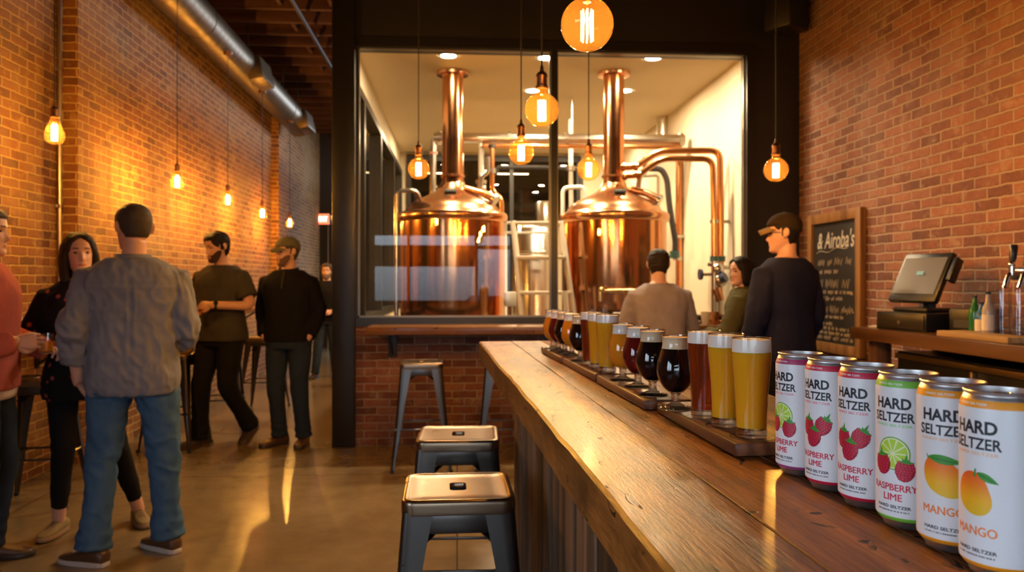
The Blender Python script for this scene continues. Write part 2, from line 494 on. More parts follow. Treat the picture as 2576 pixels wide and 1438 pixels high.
# brewhouse shell
bm = bmn(); bx(bm, (XB0, YP + .16, .0), (XB1, YB, .012)); struct('floor_bounce', bm, plain('pale_bounce', (.80, .70, .52), .45), label='unseen pale floor added to bounce light up to the brewhouse ceiling')  # pale sheet added over the floor to bounce light onto the ceiling
bm = bmn(); bx(bm, (XB0 - .14, YP + .15, HB), (XB1 + .1, YB + .1, HB + .1)); struct('ceiling_brewhouse', bm, M['ceil_cream'], label='cream ceiling of the brewhouse with downlights')
bm = bmn(); bx(bm, (XB1, YP + .15, 0), (XB1 + .1, YB + .1, HB)); struct('wall_brewhouse_right', bm, M['cream'], label='cream side wall behind the copper pipes')
bm = bmn(); bx(bm, (XB0 - .14, YB, 0), (XB1, YB + .1, .75)); bx(bm, (XB0 - .14, YB, 3.24), (XB1, YB + .1, HB)); bx(bm, (1.9, YB, .75), (XB1, YB + .1, 3.24)); bx(bm, (XB0 - .14, YB, .75), (XB0 + .1, YB + .1, 3.24))
struct('wall_brewhouse_back', bm, M['cream'], label='cream rear wall of the brewhouse', smooth=0)
bm = bmn(); bx(bm, (XB0 - .14, YP + .15, 0), (XB0, YB, .98)); bx(bm, (XB0 - .14, YP + .15, 3.02), (XB0, YB, HB)); struct('wall_brewhouse_left', bm, M['cream'], label='cream strip of wall above the brewhouse side windows', smooth=0)
bm = bmn()
for z in (1.0, 3.0): bx(bm, (XB0 - .10, YP + .15, z - .035), (XB0 + .03, YB, z + .035))
for y in (6.68, 7.1, 8.65, 10.4, 11.8): bx(bm, (XB0 - .10, y - .05, 1.035), (XB0 + .03, y + .05, 2.965))
wn = struct('window_4', bm, M['steel_black'], label='black framed side windows of the brewhouse')
b = bmn(); bx(b, (XB0 - .045, YP + .2, 1.035), (XB0 - .037, YB - .02, 2.965)); obj('pane', b, M['pane'], wn)
bm = bmn()
for z in (.78, 3.23): bx(bm, (XB0 + .1, YB - .06, z - .045), (1.9, YB + .06, z + .045))
for x in (-.73, .05, .83, 1.86): bx(bm, (x - .03, YB - .06, .825), (x + .03, YB + .06, 3.185))
wn = struct('window_5', bm, M['steel_black'], label='black framed inner window at the back of the brewhouse')
b = bmn(); bx(b, (XB0 + .1, YB - .004, .8), (1.9, YB + .004, 3.2)); obj('pane', b, M['back_pane'], wn)
# the dim room beyond that window
bm = bmn(); bx(bm, (-.9, YB + 2.6, 0), (2.0, YB + 2.7, HB)); bx(bm, (-1.0, YB + .1, 0), (-.9, YB + 2.6, HB)); bx(bm, (2.0, YB + .1, 0), (2.1, YB + 2.6, HB)); bx(bm, (-.9, YB + .1, HB), (2.0, YB + 2.6, HB + .1))
struct('wall_store', bm, plain('store_grey', (.22, .19, .155), .7), label='grey walls of the room beyond the inner window', smooth=0)
# ================================================================== brewhouse
M['copper'] = metal('polished_copper', (.78, .36, .16), .13, 0, 'z', .1)
M['copper_dome'] = metal('bright_copper', (.86, .46, .25), .20)
M['copper_pipe'] = metal('copper_pipe', (.80, .38, .16), .22)
M['inox'] = metal('stainless_steel', (.72, .68, .62), .22, .05)
M['white_metal'] = plain('white_enamel', (.80, .76, .68), .4)
M['hose'] = plain('black_hose', (.02, .02, .022), .55)
M['pink'] = plain('faded_red_sleeve', (.55, .25, .20), .5)
M['tealplastic'] = plain('blue_green_plastic', (.03, .10, .10), .4)
M['valve_blue'] = plain('valve_blue', (.02, .04, .10), .4)

def kettle(px, zc, label, ox):
    base = at(px, 708, d=zc); X, Y = base.x, base.y
    t = thing('copper_kettle', label, 'brewing kettle', (X, Y, 0), 0, 'copper brewing kettles')
    b = bmn(); lathe(b, [(0, .22), (.40, .22), (.475, .28), (.49, .34), (.49, 1.93)], 64, mis=None); o = obj('body', b, M['copper'], t, smooth=50)
    b = bmn(); lathe(b, [(.488, 1.90), (.512, 1.915), (.518, 1.945), (.518, 1.965), (.508, 1.985), (.485, 1.995)], 64); obj('rim', b, M['copper_dome'], t, smooth=60)
    b = bmn(); lathe(b, [(.497, 1.985), (.462, 1.993), (.446, 2.010), (.432, 2.038), (.402, 2.070), (.35, 2.105), (.285, 2.135), (.22, 2.163), (.168, 2.192), (.132, 2.228), (.112, 2.275)], 64); obj('dome', b, M['copper_dome'], t, smooth=60)
    b = bmn(); lathe(b, [(.112, 2.272), (.102, 2.31), (.0985, HB - .02)], 40); st = obj('stack', b, M['copper'], t, smooth=60)
    b = bmn(); lathe(b, [(.100, 2.325), (.114, 2.33), (.114, 2.35), (.100, 2.355)], 40); obj('collar', b, M['copper_dome'], st)
    b = bmn(); lathe(b, [(.098, HB - .035), (.15, HB - .03), (.155, HB - .004), (.098, HB - .002)], 40); obj('ceiling_flange', b, M['copper_dome'], st)
    for k in range(4):
        a = R(45 + 90 * k); b = bmn(); tube(b, [(.38 * math.cos(a), .38 * math.sin(a), .24), (.40 * math.cos(a), .40 * math.sin(a), .002)], .04, 10); obj('leg', b, M['inox'], t)
    # hatch on the dome, sight fittings and a sloping neck at the right
    b = bmn(); box(b, (-.02 + ox, -.225, 2.172), (.11, .05, .035), .008, Matrix.Rotation(R(-22), 3, 'X')); obj('hatch', b, M['rubber'], t)
    b = bmn(); tube(b, [(.12, -.08, 2.22), (.28, -.14, 2.17), (.38, -.17, 2.11)], [.032, .034, .04], 16); nk = obj('manway_neck', b, M['copper_dome'], t)
    b = bmn(); tube(b, [(.375, -.168, 2.115), (.40, -.18, 2.095)], .055, 20); obj('manway_cover', b, M['inox'], nk)
    b = bmn(); tube(b, bend([(.25, .10, 2.18), (.27, .10, 2.36), (.33, .12, 2.40), (.33, .12, 2.55)], .04), .028, 10); obj('fitting', b, M['inox'], t)
    b = bmn(); tube(b, [(.0, -.485, .62), (.0, -.56, .62)], .045, 16); tube(b, [(0, -.53, .62), (.10, -.55, .62)], .02, 10); obj('outlet', b, M['inox'], t)
    return t
k1 = kettle(1139, 7.3, 'copper kettle with a tall stack, behind the left pane near the hall', 0.0)
k2 = kettle(1544, 7.32, 'copper kettle with a tall stack, behind the right pane near the wall pipes', .03)

# swan-neck pipe at the hall side of the first kettle
def pipe(name, label, cat, pts, r, m, group=None, bendr=.06, seg=12, extra=None):
    t = thing(name, label, cat, (0, 0, 0), 0, group)
    b = bmn(); tube(b, bend(pts, bendr) if len(pts) > 2 else pts, r, seg); obj('tube', b, m, t)
    if extra: extra(t)
    return t
def flange(t, p, r, m, n=(0, 0, 1), h=.03, name='flange'):
    n = Vector(n).normalized(); p = Vector(p)
    b = bmn(); tube(b, [p - n * h / 2, p + n * h / 2], r, 16); return obj(name, b, m, t)
D = 7.0
pipe('swan_neck_pipe', 'bent steel pipe rising beside the kettle nearest the hall', 'pipe', [at(997, 800, d=D + .1) - Vector((0, 0, .5)), at(997, 480, d=D + .1), at(1048, 478, d=D + .1), at(1062, 520, d=D + .2)], .020, M['inox'])
# overhead steel main with copper line below
DB = 8.3
a, b_ = at(1092, 347, d=DB), at(1722, 352, d=DB)
def ex(t):
    dirn = (b_ - a).normalized()
    for k in (.02, .30, .53, .985): flange(t, a + (b_ - a) * k, .075, M['inox'], dirn, .035)
    for k in (.06, .55):
        p = a + (b_ - a) * k
        bb = bmn(); tube(bb, [p + Vector((0, 0, .05)), Vector((p.x, p.y, HB - .003))], .008, 8); obj('hanger_rod', bb, M['inox'], t)
pipe('steel_pipe', 'thick steel main running overhead behind both stacks', 'pipe', [a, b_], .058, M['inox'], extra=ex, seg=18)
a2, b2 = at(1215, 366, d=DB - .05), at(1712, 370, d=DB - .05)
pipe('copper_pipe', 'thin copper line just below the overhead steel main', 'pipe', [a2, b2], .026, M['copper_pipe'], extra=lambda t: [flange(t, a2 + (b2 - a2) * k, .036, M['copper_dome'], b2 - a2, .05, 'coupling') for k in (.02, .36, .98)])
def ex1(t):
    for y in (385, 470): flange(t, at(1090, y, d=DB), .045, M['pink'] if y < 400 else M['inox'], name='sleeve')
pipe('drop_pipe', 'drop pipe with a faded red sleeve, left of the first stack', 'pipe', [at(1092, 350, d=DB), at(1090, 370, d=DB), at(1088, 500, d=DB), at(1088, 640, d=DB) - Vector((0, 0, 1.4))], .036, M['inox'], extra=ex1)
def ex2(t):
    flange(t, at(1210, 458, d=DB), .06, M['inox'], h=.04); flange(t, at(1210, 350, d=DB), .055, M['inox'], h=.04)
    bb = bmn(); sphere(bb, at(1212, 475, d=DB), (.05, .05, .06)); obj('valve', bb, M['inox'], t)
pipe('drop_pipe', 'white steel drop pipe, just right of the first stack', 'pipe', [at(1210, 350, d=DB), at(1210, 480, d=DB), at(1210, 700, d=DB)], .03, M['white_metal'], extra=ex2)
def ex3(t):
    flange(t, at(1238, 368, d=DB - .1), .04, M['rubber'], h=.03)
    flange(t, at(1238, 430, d=DB - .1), .042, M['inox'], h=.05)
pipe('drop_pipe', 'short copper and steel drop pipe, second right of the first stack', 'pipe', [at(1238, 366, d=DB - .1), at(1238, 430, d=DB - .1), at(1238, 480, d=DB - .1), at(1262, 500, d=DB - .1), at(1262, 560, d=DB - .1)], .026, M['copper_pipe'], extra=ex3)
pipe('black_pipe', 'dark insulated pipe crossing the back behind the mullion', 'pipe', [at(1246, 440, d=8.9), at(1250, 421, d=8.9), at(1350, 420, d=8.9), at(1462, 424, d=8.9), at(1462, 470, d=8.9)], .024, M['hose'])
pipe('white_pipe', 'white pipe dropping beside the black window mullion', 'pipe', [at(1436, 300, d=8.6), at(1436, 420, d=8.6), at(1437, 560, d=8.6), at(1437, 700, d=8.6)], .026, M['white_metal'], extra=lambda t: [flange(t, at(1436, y, d=8.6), .05, M['inox'], h=.05) for y in (362, 424)])
pipe('swan_neck_pipe', 'pale bent pipe beside the kettle nearest the wall pipes', 'pipe', [at(1416, 540, d=7.9), at(1416, 472, d=7.9), at(1470, 470, d=7.9), at(1472, 500, d=7.9)], .022, M['white_metal'])
bm = bmn(); p = at(1670, 340, d=9.3); lathe(bm, [(.088, 2.98), (.088, HB - .002)], 24, (p.x, p.y, 0)); fl = tag(obj('flue', bm, M['inox']), 'galvanised flue meeting the ceiling near the cream wall', 'flue')
bm = bmn(); lathe(bm, [(.088, 3.04), (.098, 3.045), (.098, 3.075), (.088, 3.08)], 24, (p.x, p.y, 0)); obj('joint_band', bm, M['inox'], fl)
# twin copper pipes from the second stack to the side wall
D2 = 7.12
def exA(t):
    for x, y in ((1568, 420), (1600, 419)): flange(t, at(x, y, d=D2), .038, M['copper_dome'], RIGHT, .03, 'coupling')
    bb = bmn(); q = at(1813, 557, d=D2); tube(bb, [q, (XB1 - .002, q.y, q.z)], .016, 8); obj('bracket', bb, M['inox'], t)
    flange(t, at(1813, 651, d=D2), .042, M['tealplastic'], h=.05, name='coupling')
pipe('copper_pipe', 'upper of two copper pipes leaving the second stack', 'pipe', [at(1562, 420, d=D2), at(1600, 419, d=D2), at(1658, 379, d=D2), at(1811, 379, d=D2), at(1813, 560, d=D2), at(1813, 690, d=D2)], .030, M['copper_pipe'], 'twin copper pipes on the cream wall', .09, 14, exA)
D3 = 7.0
def exB(t):
    for x, y in ((1572, 443), (1606, 440)): flange(t, at(x, y, d=D3), .038, M['copper_dome'], RIGHT, .03, 'coupling')
    flange(t, at(1797, 651, d=D3), .04, M['tealplastic'], h=.05, name='coupling')
    flange(t, at(1797, 557, d=D3), .04, M['inox'], h=.03, name='clamp')
pipe('copper_pipe', 'lower of two copper pipes leaving the second stack', 'pipe', [at(1565, 443, d=D3), at(1606, 440, d=D3), at(1664, 398, d=D3), at(1793, 400, d=D3), at(1797, 560, d=D3), at(1797, 700, d=D3)], .028, M['copper_pipe'], 'twin copper pipes on the cream wall', .09, 14, exB)
# valve cluster at the bottom of the pipes
vc = thing('valve_manifold', 'cluster of steel valves with a dark blue handle below the twin copper pipes', 'valve', tuple(at(1803, 690, d=6.98)))
bm = bmn(); tube(bm, [(-.02, 0, .12), (-.02, 0, -.36)], .03, 12); tube(bm, [(.04, .05, .1), (.04, .05, -.36)], .03, 12); sphere(bm, (.01, 0, .05), .06); sphere(bm, (.03, 0, -.05), .065); tube(bm, [(-.08, 0, .09), (.11, 0, .06)], .018, 10); obj('body', bm, M['inox'], vc)
bm = bmn(); tube(bm, [(-.02, 0, 0), (-.14, -.01, .0)], .016, 10); obj('spindle', bm, M['inox'], vc)
bm = bmn(); tube(bm, [(-.14, -.01, 0), (-.165, -.01, 0)], .05, 14); obj('handle', bm, M['valve_blue'], vc)
bm = bmn(); tube(bm, [(.02, -.06, -.04), (.05, -.09, -.02)], .045, 14); obj('handwheel', bm, M['valve_blue'], vc)
bm = bmn(); tube(bm, [(-.01, 0, -.13), (.03, -.02, -.24)], [.05, .035], 12); obj('elbow', bm, M['copper_pipe'], vc)
# vertical copper pipe, rod, hose
pipe('copper_pipe', 'single upright copper pipe between the hose and the twin pipes', 'pipe', [at(1709, 402, d=8.6), at(1709, 640, d=8.6) - Vector((0, 0, 1.0))], .042, M['copper_pipe'], None, .05, 14, lambda t: [flange(t, at(1709, 596, d=8.6), .055, M['inox'], h=.04, name='clamp'), flange(t, at(1706, 650, d=8.6), .055, M['inox'], h=.04, name='clamp')])
pipe('steel_rod', 'thin steel rod beside the single upright copper pipe', 'rod', [at(1727, 430, d=8.6), at(1727, 640, d=8.6) - Vector((0, 0, 1.0))], .012, M['inox'])
bm = bmn(); q = at(1709, 596, d=8.58); tube(bm, [q + Vector((-.08, -.03, 0)), q + Vector((.14, -.03, .01))], .02, 8); sphere(bm, q + Vector((.12, -.03, .01)), (.05, .04, .03)); tag(obj('pipe_clamp', bm, M['inox']), 'steel clamp lever on the single upright copper pipe', 'clamp')
pipe('black_hose', 'thick black hose hanging beside the second kettle', 'hose', [at(1625, 424, d=7.75), at(1664, 424, d=7.75), at(1678, 450, d=7.75), at(1684, 520, d=7.75), at(1700, 610, d=7.75), at(1696, 650, d=7.75)], .030, M['hose'], None, .14, 12, lambda t: flange(t, at(1697, 640, d=7.75), .05, M['tealplastic'], h=.07, name='coupling'))
pipe('steel_pipe', 'slim steel pipe bent behind the second kettle dome', 'pipe', [at(1590, 446, d=8.2), at(1650, 441, d=8.2), at(1656, 445, d=8.2), at(1656, 560, d=8.2)], .016, M['inox'])
# big steel vessel at the back with its small header drum
p = at(1352, 700, d=9.6)
t = thing('steel_tank', 'stainless steel tank at the back, seen between the two kettles', 'tank', (p.x, p.y, 0))
b = bmn(); lathe(b, [(0, .45), (.25, .46), (.33, .52), (.33, 1.95), (.30, 2.01), (.2, 2.05), (0, 2.07)], 40); obj('shell', b, M['inox'], t)
for k in range(3):
    an = R(30 + 120 * k); b = bmn(); tube(b, [(.26 * math.cos(an), .26 * math.sin(an), .48), (.30 * math.cos(an), .30 * math.sin(an), .002)], .03, 8); obj('leg', b, M['inox'], t)
for z in (.8, 1.7):
    b = bmn(); lathe(b, [(.33, z - .02), (.337, z - .01), (.337, z + .01), (.33, z + .02)], 40); obj('band', b, M['inox'], t)
p = at(1371, 530, d=10.6)
t = thing('steel_drum', 'small bright steel drum behind the tank top', 'tank', (p.x, p.y, 0))
b = bmn(); lathe(b, [(0, 2.08), (.13, 2.08), (.13, 2.42), (.12, 2.44), (0, 2.45)], 28); obj('shell', b, M['inox'], t)
b = bmn(); tube(b, [(0, 0, .01), (0, 0, 2.08)], .03, 10); tube(b, [(0, 0, .002), (0, 0, .02)], .14, 20); obj('stand', b, M['inox'], t)
# white work platform with sloping rails
t = thing('work_platform', 'white railed step platform between the two kettles', 'platform', (0, 0, 0))
def seg_(n, p, q, r=.022, m=M['white_metal']):
    b = bmn(); tube(b, [p, q], r, 10); obj(n, b, m, t)
L0, L1 = at(1291, 556, d=6.95), at(1314, 800, d=6.85); R0, R1 = at(1410, 556, d=6.95), at(1446, 800, d=6.85)
dn = lambda p, q: p + (q - p) * (p.z / max(p.z - q.z, .01))
for p, q in ((L0, L1), (R0, R1)): seg_('stringer', p, p + (q - p) * ((p.z - .0) / (p.z - q.z)) * .995, .026)
for k in range(7):
    tt = .02 + k * .36
    p = L0 + (L1 - L0) * tt; q = R0 + (R1 - R0) * tt
    if p.z < .2: break
    b = bmn(); box(b, (p + q) / 2, ((q - p).length, .16 if k else .05, .03), .004, Matrix.Rotation(-YAW, 3, 'Z')); obj('tread', b, M['white_metal'], t)
S0, S1 = at(1420, 732, d=6.66), at(1428, 800, d=6.65)
b = bmn(); tube(b, [S0, S0 + (S1 - S0) * (S0.z / (S0.z - S1.z)) * .995], .024, 10); tag(obj('handrail', b, M['white_metal']), 'short white sloping handrail low beside the mullion', 'handrail')
t = thing('guard_rail', 'pale guard rail in front of the steel tank', 'railing', (0, 0, 0))
for y in (560, 585): seg_('rail', at(1268, y, d=8.7), at(1392, y, d=8.7), .016)
for x in (1272, 1390):
    p = at(x, 558, d=8.7); seg_('post', p, Vector((p.x, p.y, .001)), .018)
p = at(1284, 752, d=7.5)
t = thing('control_box', 'small pale control box on a post beside the kettle nearest the hall', 'box', (p.x, p.y, 0))
b = bmn(); box(b, (0, 0, p.z), (.11, .08, .14), .008); obj('case', b, M['white_metal'], t)
b = bmn(); tube(b, [(0, .0, 0.001), (0, .0, p.z - .07)], .02, 8); obj('post', b, M['inox'], t)
# brass rail and cock in front of the second kettle
p, q = at(1519, 732, d=6.72), at(1612, 731, d=6.72)
t = thing('sample_pipe', 'yellow brass sampling pipe and cock low on the second kettle', 'pipe', (0, 0, 0))
b = bmn(); tube(b, [p, q, q + Vector((.06, .35, 0))], .016, 10); obj('tube', b, metal('brass', (.75, .50, .20), .25), t)
b = bmn(); tube(b, bend([p, p + Vector((-.03, 0, 0)), p + Vector((-.03, 0, -.09))], .02), [.02] * 8, 10); sphere(b, p + Vector((-.02, 0, .01)), .028); obj('cock', b, bpy.data.materials['brass'], t)
# recessed lights
M['led'] = emis('downlight_lens', (1.0, .76, .48), 1300)
M['trimwhite'] = plain('downlight_trim', (.8, .72, .6), .4)
for px, py in ((1128, 140), (1643, 146), (1340, 228), (1572, 228), (1374, 145)):
    p = at(px, py, z=HB)
    where = {1128: 'near the first stack, close to the window', 1643: 'close to the window above the pipes', 1340: 'farther back between the stacks', 1572: 'farther back, right of the second stack', 1374: 'close to the window beside the mullion'}[px]
    t = thing('downlight', 'recessed ceiling downlight ' + where, 'downlight', (p.x, p.y, HB), 0, 'brewhouse downlights')
    b = bmn(); lathe(b, [(.066, -.003), (.085, -.004), (.09, -.0005)], 28); obj('trim_ring', b, M['trimwhite'], t)
    b = bmn(); lathe(b, [(0, -.002), (.067, -.002)], 28); obj('lens', b, M['led'], t)
for k in range(3):   # further downlights toward the back, out of the direct view behind the stacks
    p = Vector((-.2 + k * 1.0, 10.6, HB))
    t = thing('downlight', 'recessed ceiling downlight at the very back, %s' % ('near the side windows', 'in the middle', 'near the cream wall')[k], 'downlight', (p.x, p.y, HB), 0, 'brewhouse downlights')
    b = bmn(); lathe(b, [(.066, -.003), (.085, -.004), (.09, -.0005)], 28); obj('trim_ring', b, M['trimwhite'], t)
    b = bmn(); lathe(b, [(0, -.002), (.067, -.002)], 28); obj('lens', b, M['led'], t)

for k in range(2):
    p = Vector((-.2 + k * 1.1, YB + 1.2, HB - .1))
    t = thing('ceiling_light', 'strip light in the room behind the inner window, %s' % ('toward the side windows', 'toward the cream wall')[k], 'ceiling light', tuple(p), 0, 'strip lights of the back room')
    b = bmn(); bx(b, (-.32, -.07, -.05), (.32, .07, -.002), .006); obj('housing', b, M['trimwhite'], t)
    b = bmn(); bx(b, (-.30, -.05, -.056), (.30, .05, -.0505)); obj('diffuser', b, emis('strip_light_%d' % k, (1.0, .80, .52), 24), t)
# ================================================================== bar and everything on it
M['bartop'] = wood('worn_oak_slab', (.06, .019, .004), (.26, .088, .015), (.50, .20, .042), 'y', 1.0, .37, planks=1, coat=.05, spec=.22, stain=.75, bumpy=.32, gouge=True, lines=.20)
M['bartop_red'] = wood('worn_red_oak_slab', (.05, .017, .007), (.20, .070, .026), (.37, .145, .058), 'y', 1.0, .62, planks=1, coat=.0, spec=.09, stain=.75, bumpy=.32, gouge=True, lines=.22)
M['barboards'] = wood('weathered_boards', (.030, .018, .011), (.115, .070, .042), (.24, .165, .11), 'z', 1.2, .7, planks=2, bumpy=.5)
M['ledge'] = wood('ledge_oak', (.08, .032, .012), (.22, .095, .035), (.36, .18, .07), 'x', .9, .35, planks=1, coat=.3, bumpy=.35, gouge=True)
M['backtop'] = wood('back_bar_oak', (.045, .018, .007), (.13, .055, .020), (.23, .11, .04), 'y', .9, .38, planks=1, coat=.25, bumpy=.3)
M['backframe'] = wood('back_bar_timber', (.05, .02, .008), (.12, .05, .02), (.2, .09, .035), 'z', 1, .5)
M['boardwood'] = wood('walnut_board', (.055, .019, .009), (.14, .048, .021), (.23, .09, .038), 'y', 2.2, .42, coat=.08, bumpy=.15)
M['gunmetal'] = metal('gunmetal', (.115, .105, .098), .30, .04, 'z', .25)
M['gunmetal_warm_sheen'] = metal('gunmetal_warm_sheen', (.30, .215, .145), .27, .05, 'x', .2)  # coppery reflection put into the base colour of the seat
M['iron'] = plain('black_iron', (.012, .011, .010), .45)
BAR_O, BAR_R = Vector((.21, 0, 0)), R(2.1)
BM_ = Matrix.Translation(BAR_O) @ Matrix.Rotation(BAR_R, 4, 'Z')
def barp(x, y, z=1.10): return BM_ @ Vector((x, y, z))
bar = thing('bar_counter', 'long wooden bar counter with a thick worn plank top and weathered board front', 'bar counter', tuple(BAR_O), BAR_R)
b = bmn()
xs = [0, .135, .262, .395, .54]
r2 = random.Random(3)
Y0, Y1 = -.75, 3.25
def edge_strip(bm, x0, x1, wav0, wav1, mi=0):
    """One plank of the slab: a long prism whose outer edge wanders a little, like hewn timber."""
    n = 46
    rings = []
    for k in range(n + 1):
        y = Y0 + (Y1 - Y0) * k / n
        a = x0 + (wav0 * (noise.noise((y * 2.3, 3.1, 0)) + .6 * noise.noise((y * 9, 1, 4))) if wav0 else 0)
        c = x1
        dz = .0016 * noise.noise((y * 3, x0 * 9, 2)); e = .0045 if wav0 else .0012
        rings.append([(a + e * .8, y, 1.025), (a, y, 1.031), (a - (wav0 * .5 * noise.noise((y * 5, 8, 1)) if wav0 else 0), y, 1.06), (a + (.002 * noise.noise((y * 14, 2, 7)) if wav0 else 0), y, 1.10 - e * 1.3 + dz), (a + e, y, 1.10 + dz), (c - .0012, y, 1.10 + dz), (c, y, 1.099 + dz), (c, y, 1.026), (c - .001, y, 1.025)])
    loft(bm, rings, True, mi)
for k in range(4):
    edge_strip(b, xs[k] + (.0008 if k else 0), xs[k + 1] - .0008, .006 if k == 0 else 0, 0, 1 if k > 1 else 0)
obj('bar_top', b, [M['bartop'], M['bartop_red']], bar, smooth=25)
b = bmn(); y = Y1 - .16; wds = []
while y > Y0 + .1:
    wd = r2.uniform(.085, .15); dx = r2.uniform(-.004, .004)
    bx(b, (.130 + dx, y - wd + .003, .02), (.155, y, 1.026), .003); y -= wd
obj('front_boards', b, M['barboards'], bar, smooth=30)
b = bmn(); bx(b, (.155, Y0 + .1, .0), (.46, Y1 - .16, 1.0)); obj('carcass', b, M['iron'], bar, smooth=0)
b = bmn(); y = .155
while y < .455:
    wd = min(r2.uniform(.09, .13), .46 - y); bx(b, (y + .002, Y1 - .161, .02), (y + wd, Y1 - .137, 1.026), .003); y += wd
obj('end_boards', b, M['barboards'], bar, smooth=30)

# ---- tasting boards
M['glass'] = thin_glass('clear_glass', (.985, .985, .98), 1.3, .0)
def solid_glass():
    g = G('thick_clear_glass')
    gs = g.pbr((.98, .98, .97), .0, 0, None, Transmission_Weight=1.0, IOR=1.5)
    tr = g.n('BsdfTransparent'); mx = g.n('MixShader'); mx.inputs[0].default_value = .3
    g.link(gs, mx.inputs[1]); g.link(tr.outputs[0], mx.inputs[2]); return g.out(mx.outputs[0])
M['rimglass'] = thin_glass('glass_rim', (.98, .98, .97), 7.0, .05)
M['glassfoot'] = solid_glass()
def beer(name, col, trans, deep):
    g = G(name)
    v = g.coords()
    n = g.noise(v, 420, 2)
    bub = g.ramp(n, [(.70, 0.0), (.78, .25)])
    c = g.mix(bub, col, tuple(min(1, x * 1.5) for x in col))
    p = g.pbr(c, .08, 0, None, Transmission_Weight=trans, IOR=1.34, Subsurface_Weight=deep, Subsurface_Radius=(.03, .015, .004), Subsurface_Scale=.5)
    return g.out(p)
BEER = {'gold': beer('golden_lager', (1.0, .43, .015), .14, .6), 'amber': beer('amber_ale', (1.0, .32, .016), .18, .5), 'red': beer('ruby_ale', (.20, .012, .010), .45, .1), 'brown': beer('brown_ale', (.42, .060, .010), .65, .12), 'black': beer('black_stout', (.006, .003, .003), .0, 0)}
def foam_mat(name, c):
    g = G(name); v = g.coords(); n = g.noise(v, 700, 3, .6)
    return g.out(g.pbr(g.mix(g.math('MULTIPLY', n, .35), c, tuple(x * .75 for x in c)), .75, 0, g.bump(n, .35, .001), Subsurface_Weight=.2, Subsurface_Radius=(.01, .008, .006)))
M['foam'] = foam_mat('white_foam', (.96, .86, .76)); M['foam_tan'] = foam_mat('tan_foam', (.82, .61, .37))
ZB = 1.121
def interp(prof, z):
    for (r0, z0), (r1, z1) in zip(prof, prof[1:]):
        if z0 <= z <= z1 and z1 > z0: return r0 + (r1 - r0) * (z - z0) / (z1 - z0)
    return prof[-1][0]
def smooth_prof(pts, n=4):
    out = []
    for i in range(len(pts) - 1):
        p0, p1, p2, p3 = pts[max(i - 1, 0)], pts[i], pts[i + 1], pts[min(i + 2, len(pts) - 1)]
        for k in range(n):
            t = k / n
            out.append(tuple(.5 * (2 * p1[a] + (p2[a] - p0[a]) * t + (2 * p0[a] - 5 * p1[a] + 4 * p2[a] - p3[a]) * t * t + (3 * p1[a] - p0[a] - 3 * p2[a] + p3[a]) * t ** 3) for a in (0, 1)))
    return out + [pts[-1]]
T_BOWL = smooth_prof([(.0075, .0275), (.0145, .031), (.0245, .041), (.0318, .055), (.0340, .068), (.0326, .083), (.0282, .100), (.0248, .114), (.0245, .124), (.0255, .132)])
P_BODY = smooth_prof([(.0225, .012), (.0228, .03), (.0240, .06), (.0262, .09), (.0283, .112), (.0288, .126), (.0281, .146)])
def tulip(kind, label, p):
    t = thing('tulip_glass', label, 'beer glass', tuple(p), rnd.random() * 6, 'tulip glasses on the tasting boards')
    fill, foam = .1085, .1290
    b = bmn(); lathe(b, T_BOWL + [(.0246, .1322), (.0238, .124)], 48); bwl = obj('bowl', b, M['glass'], t, smooth=70)
    b = bmn(); lathe(b, [(.0255, .1312), (.0260, .1322), (.0254, .1330), (.0246, .1322), (.0255, .1312)], 40); obj('rim', b, M['rimglass'], bwl, smooth=70)
    b = bmn(); lathe(b, [(0, 0), (.0295, 0), (.0305, .0015), (.0295, .003), (.018, .0055), (.0095, .010), (.0075, .016), (.0085, .0205), (.0078, .0255), (.0105, .0285), (0, .030)], 40); obj('foot', b, M['glassfoot'], t, smooth=70)
    q = [(r - .0011, z) for r, z in T_BOWL if .0305 < z < fill]
    q = [(0, .0305)] + q + [(interp(T_BOWL, fill) - .0011, fill), (0, fill)]
    b = bmn(); lathe(b, q, 48); obj('beer', b, BEER[kind], t, smooth=50)
    q = [(0, fill + .0001), (interp(T_BOWL, fill) - .0009, fill + .0001)] + [(r - .0009, z) for r, z in T_BOWL if fill < z < foam] + [(interp(T_BOWL, foam) - .0009, foam), (.015, foam + .0012), (0, foam + .0016)]
    b = bmn(); lathe(b, q, 40); obj('foam', b, M['foam_tan'] if kind in ('black',) else M['foam'], t, smooth=50)
def pint(kind, label, p):
    t = thing('pint_glass', label, 'beer glass', tuple(p), rnd.random() * 6, 'tall beer glasses on the tasting boards')
    fill, foam = .1255, .1440
    b = bmn(); lathe(b, P_BODY + [(.0271, .1462), (.0272, .138)], 48); bwl = obj('bowl', b, M['glass'], t, smooth=70)
    b = bmn(); lathe(b, [(.0281, .1452), (.0286, .1462), (.0280, .1470), (.0271, .1462), (.0281, .1452)], 40); obj('rim', b, M['rimglass'], bwl, smooth=70)
    b = bmn(); lathe(b, [(0, .001), (.019, .0), (.0222, .002), (.0226, .0075), (.0222, .012), (.017, .0138), (0, .0145)], 40); obj('base', b, M['glassfoot'], t, smooth=40)
    q = [(0, .0150)] + [(r - .0012, z) for r, z in P_BODY if .0145 < z < fill] + [(interp(P_BODY, fill) - .0012, fill), (0, fill)]
    b = bmn(); lathe(b, q, 48); obj('beer', b, BEER[kind], t, smooth=50)
    q = [(0, fill + .0001), (interp(P_BODY, fill) - .001, fill + .0001)] + [(r - .001, z) for r, z in P_BODY if fill < z < foam] + [(interp(P_BODY, foam) - .001, foam), (.016, foam + .001), (0, foam + .0014)]
    b = bmn(); lathe(b, q, 40); obj('foam', b, M['foam'], t, smooth=50)
